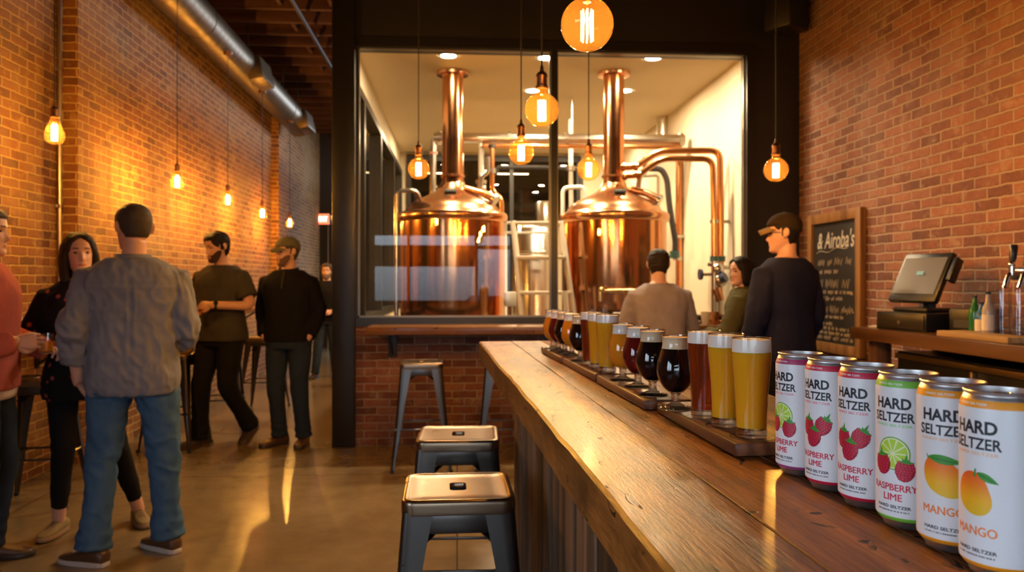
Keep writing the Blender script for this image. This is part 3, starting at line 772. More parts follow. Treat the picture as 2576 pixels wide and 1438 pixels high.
BOARDS = [(.222, 1.066, 1.446, 'nearest to the cans, under one stout and three tall beers'), (.203, 1.472, 1.880, 'second from the cans, under three tulip glasses'), (.197, 1.905, 2.315, 'third from the cans, under a tulip and three tall beers'), (.187, 2.335, 2.72, 'farthest from the cans, at the far end of the bar')]
SL = [  # px of the axis, depth, kind of glass, beer, label
 (1890, 1.145, 'p', 'gold', 'tall golden beer nearest the cans'), (1826, 1.232, 'p', 'gold', 'tall golden beer between the brown beer and the nearest golden one'),
 (1772, 1.312, 'p', 'brown', 'tall red-brown beer on the nearest board, right of the big stout'), (1700, 1.40, 't', 'black', 'stout in the nearest tulip glass, beside the tall red-brown beer'),
 (1642, 1.565, 't', 'black', 'stout in a tulip glass at the near end of the second board'), (1605, 1.685, 't', 'red', 'dark ruby beer in a tulip glass on the second board'), (1567, 1.80, 't', 'amber', 'amber beer in a tulip glass at the far end of the second board'),
 (1528, 1.965, 'p', 'gold', 'tall golden beer at the near end of the third board'), (1505, 2.05, 'p', 'gold', 'tall golden beer in the middle of the third board'), (1486, 2.13, 'p', 'brown', 'tall brown beer farther back on the third board'), (1461, 2.23, 't', 'black', 'stout in a tulip glass at the far end of the third board'),
 (1439, 2.40, 't', 'amber', 'amber beer in a tulip glass at the near end of the farthest board'), (1421, 2.48, 't', 'black', 'stout in a tulip glass on the farthest board'), (1405, 2.56, 't', 'red', 'red beer in a tulip glass on the farthest board'), (1391, 2.645, 't', 'amber', 'amber beer in a tulip glass at the very end of the farthest board')]
slots = [at(px, 708, d=d) for px, d, *_ in SL]
IB = BM_.inverted()
for i, (x, y0, y1, lab) in enumerate(BOARDS):
    t = thing('tasting_board', 'dark wooden tasting board ' + lab, 'tasting board', tuple(barp(x + .0575, (y0 + y1) / 2, 1.1015)), BAR_R + R((0, .6, 1.2, .5)[i]), 'tasting boards in a row on the bar')
    b = bmn(); bx(b, (-.0575, -(y1 - y0) / 2, 0), (.0575, (y1 - y0) / 2, .0195), .0035); board = obj('plank', b, M['boardwood'], t)
    for s in slots:
        q = t.matrix_basis.inverted() @ Vector((s.x, s.y, 1.12))
        if abs(q.y) < (y1 - y0) / 2:
            b = bmn(); lathe(b, [(.0290, .0), (.0315, .0), (.0318, .0004), (.0290, .0004)], 36, (q.x, q.y, .0193)); obj('recess_ring', b, M['iron'], t)
for (px, d, k, br, lab), s in zip(SL, slots):
    (tulip if k == 't' else pint)(br, lab, (s.x, s.y, ZB))

# ---- seltzer cans
M['can_metal'] = metal('can_aluminium', (.93, .93, .94), .36, .03)
M['can_white'] = plain('label_white', (.78, .79, .82), .38, 0, .03, 200)
M['ink'] = plain('label_ink', (.012, .014, .022), .5)
def pr(name, c): M[name] = plain(name, c, .42, 0, .04, 300)
pr('band_plum', (.42, .035, .13)); pr('band_red', (.60, .018, .060)); pr('band_green', (.20, .55, .055)); pr('band_orange', (.90, .33, .012)); pr('berry', (.50, .012, .045)); pr('berry_light', (.72, .07, .12)); pr('berry_dark', (.33, .006, .03))
pr('leaf', (.05, .30, .035)); pr('leaf_dark', (.02, .17, .03)); pr('lime_rind', (.13, .42, .03)); pr('lime_pith', (.80, .88, .52)); pr('lime_flesh', (.45, .70, .05)); pr('text_red', (.62, .03, .07)); pr('text_orange', (.90, .24, .05)); pr('text_peach', (.92, .50, .26)); pr('text_pink', (.80, .22, .28)); pr('text_green', (.30, .68, .22)); pr('text_white', (.85, .80, .80)); pr('base_plum', (.40, .07, .24))
def mango_mat():
    g = G('mango_print'); tc = g.n('TexCoord'); sp = g.n('SeparateXYZ'); g.link(tc.outputs['Object'], sp.inputs[0])
    f = g.n('MapRange'); g.link(sp.outputs['Z'], f.inputs['Value']); f.inputs['From Min'].default_value = .052; f.inputs['From Max'].default_value = .090
    c = g.ramp(f.outputs[0], [(.0, (.80, .52, .03)), (.35, (.92, .46, .02)), (.7, (.92, .22, .02)), (1.0, (.85, .09, .02))])
    return g.out(g.pbr(c, .42))
M['mango'] = mango_mat()
CAN_PROF = [(0, .0035), (.018, .0035), (.0205, .0), (.0225, .0006), (.0240, .004), (.0275, .0085), (.0302, .0122), (.0305, .0145), (.0305, .1415), (.0302, .1435), (.0288, .1480), (.0272, .1515), (.0262, .1528)]
def can_r(z): return interp([(a, c) for a, c in CAN_PROF if c >= 0][4:], z) if z > .004 else .024
def wrap(bm, off, az):
    """Bend flat label art (x across, y up, in metres) round the can."""
    for v in bm.verts:
        r = can_r(v.co.y) + off + v.co.z
        a = v.co.x / .0305 + az
        v.co = Vector((r * math.sin(a), -r * math.cos(a), v.co.y))
def slice_art(bm, step=.0013):
    x0 = min(v.co.x for v in bm.verts); x1 = max(v.co.x for v in bm.verts)
    k = math.ceil(x0 / step) * step
    while k < x1:
        bmesh.ops.bisect_plane(bm, geom=bm.verts[:] + bm.edges[:] + bm.faces[:], plane_co=(k, 0, 0), plane_no=(1, 0, 0), dist=1e-7)
        k += step
TXT = {}
def text_mesh(s, bold=.0, shear=0.0):
    key = (s, bold)
    if key not in TXT:
        cu = bpy.data.curves.new('txt', 'FONT'); cu.body = s; cu.align_x = 'CENTER'; cu.offset = bold; cu.resolution_u = 3; cu.shear = shear
        o = bpy.data.objects.new('txt', cu); COL.objects.link(o)
        dg = bpy.context.evaluated_depsgraph_get()
        TXT[key] = bpy.data.meshes.new_from_object(o.evaluated_get(dg))
        bpy.data.objects.remove(o); bpy.data.curves.remove(cu)
    return TXT[key]
def add_text(dst, s, cx, cy, w, h, mi, off, az, bold=.02, zoff=True):
    bm = bmn(); bm.from_mesh(text_mesh(s, bold))
    xa = [v.co.x for v in bm.verts]; ya = [v.co.y for v in bm.verts]
    mx, my = (min(xa) + max(xa)) / 2, (min(ya) + max(ya)) / 2
    sx, sy = w / (max(xa) - min(xa)), h / (max(ya) - min(ya))
    for v in bm.verts: v.co = Vector(((v.co.x - mx) * sx + cx, (v.co.y - my) * sy + cy, 0))
    slice_art(bm); wrap(bm, off, az)
    for f in bm.faces: f.material_index = mi
    me = bpy.data.meshes.new('x'); bm.to_mesh(me); bm.free(); dst.from_mesh(me); bpy.data.meshes.remove(me)
def bold_text(dst, s, cx, cy, w, h, mi, off, az):
    for k, (dx, dy) in enumerate(((-.00026, 0), (.00026, 0), (0, .00018), (0, -.00018))): add_text(dst, s, cx + dx, cy + dy, w, h, mi, off + k * 2e-6, az, 0)
def add_poly(dst, poly, mi, off, az):
    bm = bmn(); face(bm, [bm.verts.new((p[0], p[1], 0)) for p in poly])
    bmesh.ops.triangulate(bm, faces=bm.faces[:])
    slice_art(bm, .002); wrap(bm, off, az)
    for f in bm.faces: f.material_index = mi
    me = bpy.data.meshes.new('x'); bm.to_mesh(me); bm.free(); dst.from_mesh(me); bpy.data.meshes.remove(me)
def blob(cx, cy, fn, n=40): return [(cx + fn(2 * PI * k / n) * math.cos(2 * PI * k / n), cy + fn(2 * PI * k / n) * math.sin(2 * PI * k / n)) for k in range(n)]
def rotp(poly, cx, cy, a): return [(cx + (x - cx) * math.cos(a) - (y - cy) * math.sin(a), cy + (x - cx) * math.sin(a) + (y - cy) * math.cos(a)) for x, y in poly]
MI = {k: i for i, k in enumerate(['can_white', 'ink', 'band', 'base', 'berry', 'berry_light', 'berry_dark', 'leaf', 'leaf_dark', 'lime_rind', 'lime_pith', 'lime_flesh', 'flavour', 'sub', 'text_white', 'mango'])}
def raspberry(dst, cx, cy, s, a, az, lay):
    body = [(0, -1.0), (.30, -.92), (.55, -.7), (.74, -.35), (.80, .05), (.72, .42), (.45, .66), (0, .72), (-.45, .66), (-.72, .42), (-.80, .05), (-.74, -.35), (-.55, -.7), (-.30, -.92)]
    T = lambda pts: rotp([(cx + x * s, cy + y * s) for x, y in pts], cx, cy, a)
    add_poly(dst, T(body), MI['berry_dark'], lay, az)
    rr = random.Random(int(cx * 1e5) + int(cy * 1e5))
    row = -.78; j = 0
    while row < .62:
        half = .80 * math.sqrt(max(0, 1 - (row - .02) ** 2 / .95)) - .12
        x = -half + (.13 if j % 2 else 0)
        while x <= half + .01:
            c = T([(x, row)])[0]
            add_poly(dst, blob(c[0], c[1], lambda t: s * .135, 10), MI['berry'], lay + .00004, az)
            c2 = T([(x - .03, row + .04)])[0]
            add_poly(dst, blob(c2[0], c2[1], lambda t: s * .05, 6), MI['berry_light'], lay + .00008, az)
            x += .265
        row += .225; j += 1
    for k in range(5):
        an = PI / 2 + (k - 2) * .52
        d = Vector((math.cos(an), math.sin(an))); n = Vector((-d.y, d.x)); L = (.75, .55, .95, .6, .7)[k]
        p = Vector((0, .58)); pts = [p - n * .02, p + d * .3 * L - n * .14, p + d * .9 * L + n * (.10 * (k - 2)), p + d * .35 * L + n * .13, p + n * .02]
        add_poly(dst, T([tuple(q) for q in pts]), MI['leaf'], lay + .0001, az)
def lime(dst, cx, cy, r, az, lay):
    add_poly(dst, blob(cx, cy, lambda t: r, 56), MI['lime_rind'], lay, az)
    add_poly(dst, blob(cx, cy, lambda t: r * .93, 56), MI['lime_pith'], lay + .00004, az)
    for k in range(10):
        a0 = 2 * PI * (k + .09) / 10; a1 = 2 * PI * (k + .91) / 10; am = (a0 + a1) / 2
        pts = [(cx + r * .10 * math.cos(am), cy + r * .10 * math.sin(am))] + [(cx + r * .85 * math.cos(a0 + (a1 - a0) * j / 6), cy + r * .85 * math.sin(a0 + (a1 - a0) * j / 6)) for j in range(7)]
        add_poly(dst, pts, MI['lime_flesh'], lay + .00008, az)
def leaf_poly(p, d, L, wd):
    d = Vector(d).normalized(); n = Vector((-d.y, d.x)); p = Vector(p)
    return [tuple(p + d * L * t + n * wd * math.sin(PI * min(1, t ** .8))) for t in [k / 10 for k in range(11)]] + [tuple(p + d * L * t - n * wd * math.sin(PI * min(1, t ** .8))) for t in [k / 10 for k in range(9, 0, -1)]]
def art_lime_pair(d, az):
    lime(d, .001, .0765, .0165, az, .00030); raspberry(d, -.0105, .0655, .0118, .12, az, .00044); raspberry(d, .0125, .0610, .0118, -.1, az, .00044)
def art_berries(d, az):
    raspberry(d, -.0100, .0760, .0118, -.15, az, .00030); raspberry(d, .0110, .0780, .0125, -.5, az, .00044); raspberry(d, -.0010, .0640, .0125, -.2, az, .00058)
def art_mango_tilt(d, az):
    f = lambda t: .0185 * (1 + .16 * math.cos(2 * (t + .75)) + .06 * math.cos(3 * t + 1.0))
    add_poly(d, blob(.001, .0700, f, 64), MI['mango'], .00030, az)
    add_poly(d, leaf_poly((-.0130, .0875), (1, -.10), .031, .0042), MI['leaf'], .00040, az); add_poly(d, leaf_poly((-.0130, .0872), (1, -.10), .031, .0006), MI['leaf_dark'], .00046, az)
    add_poly(d, [(-.0145, .0895), (-.0135, .0895), (-.0120, .0850), (-.0132, .0850)], MI['leaf'], .00040, az)
def art_mango_up(d, az):
    f = lambda t: .0168 * (1 + .10 * math.cos(2 * (t - 1.9)) + .05 * math.cos(3 * t + 2.2))
    add_poly(d, blob(-.0015, .0700, f, 64), MI['mango'], .00030, az)
    add_poly(d, [(.0008, .0915), (.0022, .0915), (.0012, .0845), (-.0008, .0845)], MI['leaf'], .00040, az)
    add_poly(d, leaf_poly((.0025, .0885), (1, -.45), .0185, .0032), MI['leaf'], .00040, az); add_poly(d, leaf_poly((.0025, .0885), (1, -.45), .0185, .0005), MI['leaf_dark'], .00046, az)
CANS = [  # photo x, depth, turn of the print from the viewer, band, base, sub, flavour lines, art, label
 (2013, 1.012, -50, 'band_plum', 'base_plum', 'text_pink', 'text_red', ['RASPBERRY', 'LIME'], art_lime_pair, 'seltzer can with a plum band and lime print, farthest back beside the last beer'),
 (2093, .938, -40, 'band_red', 'band_red', 'text_pink', 'text_red', ['RASPBERRY', 'LIME'], art_berries, 'red banded seltzer can with three raspberries, second from the beers'),
 (2182, .868, -34, 'band_red', 'band_red', 'text_pink', 'text_red', ['RASPBERRY', 'LIME'], art_berries, 'red banded seltzer can with three raspberries, touching the green banded can'),
 (2285, .795, -29, 'band_green', 'band_green', 'text_green', 'text_red', ['RASPBERRY', 'LIME'], art_lime_pair, 'green banded raspberry lime seltzer can'),
 (2397, .728, -16, 'band_orange', 'band_orange', 'text_peach', 'text_orange', ['MANGO'], art_mango_tilt, 'orange banded mango can with a tilted mango and long leaf'),
 (2515, .664, -37, 'band_orange', 'band_orange', 'text_peach', 'text_orange', ['MANGO'], art_mango_up, 'orange banded mango can nearest the viewer with an upright mango')]
lid0 = None
for px, d, turn, band, base, sub, flav, lines, art, lab in CANS:
    p = at(px, 708, d=d)
    t = thing('seltzer_can', lab, 'can', (p.x, p.y, 1.1015), 0, 'hard seltzer cans in a row on the bar')
    view = math.atan2(p.x, p.y)      # azimuth that faces the viewer
    az = -view + R(turn)
    b = bmn(); lathe(b, CAN_PROF + [(.0268, .1534), (.0278, .1546), (.0279, .1556), (.0272, .1563), (.0264, .1560)], 64); obj('body', b, M['can_metal'], t, smooth=50)
    d_ = bmn()
    pf = [(.00012 + can_r(z), z) for z in (.0088, .0105, .0122, .0128)]
    lathe(d_, pf, 72, mi=MI['base'])
    pf = [(.00012 + can_r(z), z) for z in (.0128, .0145, .06, .10, .1415, .1425)]
    lathe(d_, pf, 72, mi=MI['can_white'])
    pf = [(.00012 + can_r(z), z) for z in (.1425, .1435, .146, .1478, .1490)]
    lathe(d_, pf, 72, mi=MI['band'])
    A = .00026
    add_text(d_, 'HARD', 0, .1265, .0365, .0112, MI['ink'], A, az, .035)
    add_text(d_, 'SELTZER', 0, .1128, .0430, .0098, MI['ink'], A, az, .025)
    add_text(d_, 'HARD SELTZER', 0, .1045, .0390, .0027, MI['sub'], A, az, .02)
    art(d_, az)
    if len(lines) == 2:
        bold_text(d_, 'RASPBERRY', .0005, .0425, .0465, .0066, MI['flavour'], A, az); bold_text(d_, 'LIME', .0005, .0328, .0185, .0066, MI['flavour'], A, az)
    else:
        bold_text(d_, 'MANGO', 0, .0395, .0360, .0075, MI['flavour'], A, az)
    add_text(d_, 'HARD SELTZER', .0005, .0232, .0350, .0031, MI['ink'], A, az, .03)
    rr = random.Random(px); x = -.0165
    while x < .0165:
        wd = rr.uniform(.0005, .0013); add_poly(d_, [(x, .0182), (x + wd, .0182), (x + wd, .0194), (x, .0194)], MI['ink'], A, az); x += wd + rr.choice((.0004, .0004, .0011))
    add_text(d_, 'HARD SELTZER', -.003, .1458, .0270, .0019, MI['text_white'], A, az, .02)
    o = obj('label', d_, [M['can_white'], M['ink'], M[band], M[base], M['berry'], M['berry_light'], M['berry_dark'], M['leaf'], M['leaf_dark'], M['lime_rind'], M['lime_pith'], M['lime_flesh'], M[flav], M[sub], M['text_white'], M['mango']], t, smooth=50, label='white printed label')
    b = bmn(); lathe(b, [(.0266, .1556), (.0256, .1520), (.0246, .1496), (.0238, .1494), (.0228, .1510), (0, .1510)], 48); lid = obj('lid', b, M['can_metal'], t, smooth=40)
    b = bmn(); ra = R(-40 + px % 70)
    pts = [(Vector((math.cos(ra), math.sin(ra), 0)) * (.0085 * math.cos(k * PI / 12) + .0035) + Vector((-math.sin(ra), math.cos(ra), 0)) * .0068 * math.sin(k * PI / 12) + Vector((0, 0, .1524))) for k in range(24)]
    tube(b, pts + [pts[0]], .0010, 6); tube(b, [(0, 0, .1505), (0, 0, .1530)], .0024, 12)
    obj('pull_tab', b, M['can_metal'], t)

# ---- stools
def ring_sq(h, z, rad, n=8):
    out = []
    for cx, cy, a0 in ((1, 1, 0), (-1, 1, 90), (-1, -1, 180), (1, -1, 270)):
        for k in range(n):
            a = R(a0 + 90 * k / (n - 1)); out.append(Vector((cx * (h - rad) + rad * math.cos(a), cy * (h - rad) + rad * math.sin(a), z)))
    return out
def ring_rect(hx, hy, z, rad, n=8):
    out = []
    for cx, cy, a0 in ((1, 1, 0), (-1, 1, 90), (-1, -1, 180), (1, -1, 270)):
        for k in range(n):
            a = R(a0 + 90 * k / (n - 1)); out.append(Vector((cx * (hx - rad) + rad * math.cos(a), cy * (hy - rad) + rad * math.sin(a), z)))
    return out
def make_stool(label, loc, rotz):
    t = thing('metal_stool', label, 'bar stool', loc, rotz, 'gunmetal bar stools')
    b = bmn()
    loft(b, [ring_sq(.1535, .726, .036), ring_sq(.1545, .730, .036), ring_sq(.1545, .756, .036), ring_sq(.1530, .7625, .035), ring_sq(.149, .7662, .033), ring_sq(.144, .7672, .030), ring_sq(.138, .7672, .028), ring_sq(.1355, .7655, .027), ring_sq(.133, .7645, .026), ring_sq(.09, .7640, .018), ring_rect(.024, .043, .7640, .014), ring_rect(.022, .041, .7600, .013), ring_rect(.022, .041, .748, .013)], cap=False)
    loft(b, [ring_sq(.1530, .726, .034), ring_sq(.148, .750, .034), ring_rect(.022, .041, .748, .013)], cap=False)
    obj('seat', b, M['gunmetal_warm_sheen'], t, smooth=50)
    for sx, sy in ((1, 1), (-1, 1), (-1, -1), (1, -1)):
        b = bmn(); rings = []
        for z, c, w in ((.735, .1515, .084), (.66, .1575, .074), (.45, .174, .052), (.2, .197, .034), (.05, .211, .024), (.004, .215, .022)):
            pts = [(c - w, c), (c - w * .5, c), (c - .016, c - .0005), (c - .005, c - .005), (c - .0005, c - .016), (c, c - w * .5), (c, c - w), (c - .003, c - w), (c - .0035, c - .018), (c - .008, c - .008), (c - .018, c - .0035), (c - w, c - .003)]
            rings.append([Vector((sx * x, sy * y, z)) for x, y in pts])
        loft(b, rings); lg = obj('leg', b, M['gunmetal'], t, smooth=50)
        b = bmn(); box(b, (sx * .206, sy * .206, .012), (.027, .027, .022), .004); obj('foot_cap', b, M['rubber'], lg)
    b = bmn()
    for s in (-1, 1):
        for ax in (0, 1):
            p = [(-.10, s * .149, .703), (.10, s * .149, .703)] if ax == 0 else [(s * .149, -.10, .703), (s * .149, .10, .703)]
            c = (Vector(p[0]) + Vector(p[1])) / 2; box(b, c, (.20, .004, .052) if ax == 0 else (.004, .20, .052), .001)
    obj('apron', b, M['gunmetal'], t)
    for a in (1, -1):
        b = bmn(); mid = Vector((0, 0, .70))
        for s in (1, -1):
            e = Vector((s * .155, s * a * .155, .60)); dr = e - mid
            box(b, (mid + e) / 2, (dr.length, .022, .004), .001, dr.to_track_quat('X', 'Z').to_matrix())
        obj('brace', b, M['iron'], t)
    for s in (-1, 1):
        for ax in (0, 1):
            z = .30; h = .188
            b = bmn()
            P = [Vector((-h, s * (h - .004), z)), Vector((-h + .045, s * (h - .004), z)), Vector((-h + .055, s * (h - .004), z)), Vector((h - .055, s * (h - .004), z)), Vector((h - .045, s * (h - .004), z)), Vector((h, s * (h - .004), z))]
            if ax: P = [Vector((p.y, p.x, p.z)) for p in P]
            tube(b, P, [(.004, .012), (.004, .012), (.007, .007), (.007, .007), (.004, .012), (.004, .012)], 8); obj('foot_rail', b, M['gunmetal'], t)
    return t
q = at(1152, 1222, z=.767); q1 = (q.x, q.y + .01, 0)
st0 = make_stool('metal stool nearest the viewer, beside the bar', q1, R(1))
q = at(1153, 1088, z=.767)
dup(st0, (q.x, q.y, 0), R(-1.5), 'metal stool right behind the nearest one')
q = at(1061, 908, z=.767); dup(st0, (q.x, q.y + .0, 0), R(2), 'metal stool under the window ledge, near the black post')
q = at(1273, 908, z=.767); dup(st0, (q.x, q.y, 0), R(-4), 'metal stool under the window ledge, partly hidden by the bar end')
for px, py, a, lab in ((101, 948, 8, 'dark metal stool by the brick wall behind the woman in florals'), (443, 888, -6, 'metal stool with a tan bag on it, at the grey shirted man\'s elbow'), (556, 870, 10, 'metal stool glimpsed between the legs of the man in the tee'), (664, 846, -5, 'metal stool between the man in the tee and the capped man')):
    q = at(px, py, z=.767); dup(st0, (q.x, q.y, 0), R(a), lab)
    if px == 443: bagp = q
# tan bag on the stool
M['tan'] = fabric('tan_leather', (.32, .17, .07), None, 60, .6)
t = thing('handbag', 'small tan bag lying on a metal stool', 'bag', (bagp.x, bagp.y, .769), R(10))
b = bmn(); loft(b, [ring_rect(.12, .07, 0, .03), ring_rect(.13, .08, .02, .035), ring_rect(.125, .07, .07, .035), ring_rect(.10, .035, .105, .02), ring_rect(.09, .012, .115, .006)]); obj('body', b, M['tan'], t, smooth=60)
b = bmn(); tube(b, [(.06 * math.cos(R(a)), .0, .108 + .045 * math.sin(R(a))) for a in range(0, 181, 15)], .006, 8); obj('strap', b, M['backframe'], t)

# ---- window ledge with brackets and the things on it
LZ = 1.0
ld = thing('window_ledge', 'thick wooden ledge along the brewhouse window on black brackets', 'ledge', (0, 0, 0))
b = bmn(); x = -.70
bx(b, (-.70, 6.03, LZ - .062), (2.40, 6.225, LZ), .005); bx(b, (-.695, 6.228, LZ - .062), (2.40, 6.418, LZ), .004); obj('plank', b, M['ledge'], ld)
for x in (-.53, .75, 1.95):
    b = bmn(); bx(b, (x - .035, 6.425, LZ - .27), (x + .035, 6.436, LZ - .063), .002); bx(b, (x - .035, 6.10, LZ - .074), (x + .035, 6.43, LZ - .063), .002); tube(b, [(x, 6.425, LZ - .24), (x, 6.15, LZ - .075)], .008, 8); obj('bracket', b, M['iron'], ld)
def on_ledge(px, py=None): 
    return at(px, 815, y=6.2)
p = on_ledge(1556)
t = thing('napkin_holder', 'black napkin holder on the window ledge beside the grey shirted sitter', 'napkin holder', (p.x, 6.15, LZ + .001), .1)
b = bmn(); bx(b, (-.055, -.05, 0), (.055, .05, .09), .006); obj('case', b, M['steel_black'], t)
b = bmn(); bx(b, (-.045, -.04, .09), (.045, .04, .101), .002); obj('napkins', b, M['white_metal'], t)
def tumbler(lab, p, h=.12, r=.034, group=None, tint='glass', cat='glass'):
    t = thing('tumbler', lab, cat, tuple(p), 0, group)
    b = bmn(); lathe(b, [(0, .004), (r * .78, .004), (r, h), (r * .95, h), (r * .74, .008), (0, .008)], 28); obj('bowl', b, M[tint], t, smooth=60)
    b = bmn(); lathe(b, [(0, 0), (r * .77, 0), (r * .78, .0038), (0, .0038)], 28); obj('base', b, M['glassfoot'], t)
    return t
for px, lab in ((1487, 'empty clear tumbler on the window ledge, behind the tall beers'), (1515, 'empty clear tumbler on the window ledge, near the black napkin holder')):
    p = on_ledge(px); tumbler(lab, (p.x, 6.16, LZ + .001), .13, .036, 'clear tumblers on the window ledge')
p = on_ledge(1770)
t = thing('paper_cup', 'white paper cup lying near the wall end of the window ledge', 'cup', (p.x, 6.15, LZ + .001), 0)
b = bmn(); lathe(b, [(0, 0), (.028, 0), (.038, .10), (.040, .102), (.040, .106), (.036, .106), (.026, .004)], 24); obj('cup', b, M['white_metal'], t)
p = on_ledge(1797)
t = thing('copper_mug', 'small copper coloured mug on the window ledge in front of the woman', 'mug', (p.x + .02, 6.28, LZ + .001), 0)
b = bmn(); lathe(b, [(0, 0), (.042, 0), (.046, .02), (.046, .10), (.043, .10), (.042, .01), (0, .008)], 24); obj('cup', b, M['copper_pipe'], t)
b = bmn(); tube(b, [(.045 + .03 * math.sin(R(a)), 0, .05 + .032 * math.cos(R(a))) for a in range(0, 181, 20)], .005, 8); obj('handle', b, M['copper_pipe'], t)
p = on_ledge(1778)
bm = bmn(); lathe(bm, [(0, 0), (.05, 0), (.075, .03), (.07, .03), (.045, .006), (0, .006)], 24, (p.x - .12, 6.22, LZ + .001)); tag(obj('bowl', bm, M['white_metal']), 'small white bowl on the window ledge right of the grey shirted sitter', 'bowl')
p = on_ledge(1812)
bm = bmn(); bx(bm, (p.x, 6.08, LZ + .001), (p.x + .15, 6.16, LZ + .045), .006); tag(obj('phone_case', bm, M['steel_black']), 'black box by the olive jacket on the window ledge', 'box')

# ---- wall ledge along the hall
wl = thing('wall_ledge', 'narrow wooden drink ledge along the old brick wall of the hall', 'ledge', (0, 0, 0))
b = bmn(); bx(b, (-2.785, 6.0, .985), (-2.40, 10.4, 1.03), .004); bx(b, (-2.915, 3.0, .985), (-2.60, 5.84, 1.03), .004); obj('plank', b, M['ledge'], wl)
for y in (3.3, 4.5, 5.6): 
    b = bmn(); bx(b, (-2.91, y - .02, .75), (-2.90, y + .02, .984)); tube(b, [(-2.90, y, .78), (-2.58, y, .978)], .01, 8); obj('bracket', b, M['iron'], wl)
for y in (6.6, 8.0, 9.6):
    b = bmn(); bx(b, (-2.785, y - .02, .75), (-2.775, y + .02, .984)); tube(b, [(-2.775, y, .78), (-2.45, y, .978)], .01, 8); obj('bracket', b, M['iron'], wl)
M['bottle_dark'] = plain('dark_bottle_glass', (.010, .012, .008), .12)
M['paper'] = plain('paper_label', (.7, .62, .5), .7)
def bottle(lab, p, h=.23, r=.03, m='bottle_dark', group=None, lbl='paper', cap='iron'):
    t = thing('bottle', lab, 'bottle', tuple(p), 0, group)
    b = bmn(); lathe(b, [(0, 0), (r * .95, 0), (r, .004), (r, h * .58), (r * .9, h * .66), (r * .45, h * .78), (r * .38, h * .95), (0, h * .95)], 24); obj('body', b, M[m], t, smooth=60)
    b = bmn(); lathe(b, [(0, h * .95), (r * .45, h * .95), (r * .45, h), (0, h)], 16); obj('cap', b, M[cap], t)
    if lbl:
        b = bmn(); lathe(b, [(r * 1.01, h * .18), (r * 1.015, h * .19), (r * 1.015, h * .50), (r * 1.01, h * .51)], 24); obj('label', b, M[lbl], t)
    return t
for px, lab in ((40, 'dark bottle on the wall ledge at the photo edge behind the pink sleeve'), (17, 'dark bottle on the wall ledge, cut by the photo edge')):
    p = at(px, 830, x=-2.68); bottle(lab, (p.x, p.y, 1.031), .24, .033, group='bottles on the wall ledge')

# ---- back bar: counter, cooler, till, taps, glassware
bb = thing('back_bar', 'dark wooden back bar counter along the red brick wall', 'counter', (0, 0, 0))
b = bmn()
for x0, x1 in ((2.35, 2.54), (2.543, 2.73), (2.733, 2.915)): bx(b, (x0, -1.5, 1.012), (x1, 4.485, 1.08), .004)
obj('worktop', b, M['backtop'], bb)
for y in (4.40, 1.5, -1.3):
    b = bmn(); bx(b, (2.44, y - .045, 0), (2.53, y + .045, 1.011), .003); obj('post', b, M['backframe'], bb)
    b = bmn(); bx(b, (2.83, y - .045, 0), (2.91, y + .045, 1.011), .003); obj('post', b, M['backframe'], bb)
ck = thing('bottle_cooler', 'black under-counter bottle cooler with a brass trimmed top rail', 'cooler', (0, 0, 0))
b = bmn(); bx(b, (2.52, 1.62, .06), (2.82, 4.28, .955), .006); obj('cabinet', b, M['steel_black'], ck)
M['brasstrim'] = metal('brass_trim', (.55, .36, .16), .33, .05, 'y')
b = bmn(); bx(b, (2.498, 1.64, .915), (2.519, 4.27, .945), .003); obj('rail', b, M['brasstrim'], ck)
for k in range(4):
    y0 = 1.66 + k * .655
    b = bmn(); bx(b, (2.500, y0, .12), (2.519, y0 + .63, .86), .004); dd = obj('door', b, M['steel_black'], ck)
    b = bmn(); bx(b, (2.496, y0 + .05, .17), (2.4995, y0 + .58, .81)); obj('pane', b, plain('cooler_glass', (.01, .01, .012), .08), dd)
    b = bmn(); bx(b, (2.47, y0 + .02, .45), (2.499, y0 + .04, .75), .004); obj('handle', b, M['brasstrim'], dd)
    b = bmn(); bx(b, (2.497, y0 - .022, .12), (2.5195, y0 - .002, .91), .002); obj('stile', b, M['brasstrim'], ck)
ZC = 1.081
# point of sale
px0 = at(2300, 826, z=ZC)
till = thing('till', 'black touchscreen till on a cash drawer', 'till', (2.595, 4.155, ZC), R(0))
TR = Matrix.Rotation(R(-52), 3, 'Z')
till.rotation_euler = (0, 0, R(-76))
b = bmn(); bx(b, (-.175, -.16, .0), (.175, .16, .10), .006); obj('cash_drawer', b, M['steel_black'], till)
M['drawerface'] = plain('drawer_face', (.03, .022, .015), .3)
b = bmn(); bx(b, (-.165, -.167, .012), (.165, -.1605, .09), .003); fr_ = obj('drawer_front', b, M['drawerface'], till)
b = bmn(); tube(b, [(0, -.166, .045), (0, -.173, .045)], .011, 16); obj('lock', b, M['inox'], fr_)
b = bmn(); bx(b, (-.15, -.1685, .05), (-.03, -.1672, .056)); bx(b, (.03, -.1685, .05), (.15, -.1672, .056)); obj('slot', b, M['iron'], fr_)
b = bmn(); bx(b, (-.12, -.10, .101), (.12, .10, .125), .01); tube(b, [(0, .03, .12), (0, .07, .27)], [(.05, .03), (.04, .025)], 12); obj('stand', b, M['steel_black'], till)
tilt = Matrix.Rotation(R(-27), 3, 'X')
b = bmn(); box(b, (0, -.01, .288), (.325, .035, .30), .008, tilt); scr = obj('monitor', b, M['steel_black'], till)
def screen_mat():
    g = G('dim_screen'); e = g.n('Emission'); e.inputs['Color'].default_value = (.80, .62, .42, 1); e.inputs['Strength'].default_value = .07
    p = g.pbr((.10, .085, .07), .2); a = g.n('AddShader'); g.link(p, a.inputs[0]); g.link(e.outputs[0], a.inputs[1]); return g.out(a.outputs[0])
M['screen'] = screen_mat(); M['screen_logo'] = emis('screen_logo', (.75, .9, .55), .5)
off = tilt @ Vector((0, -.0182, 0))
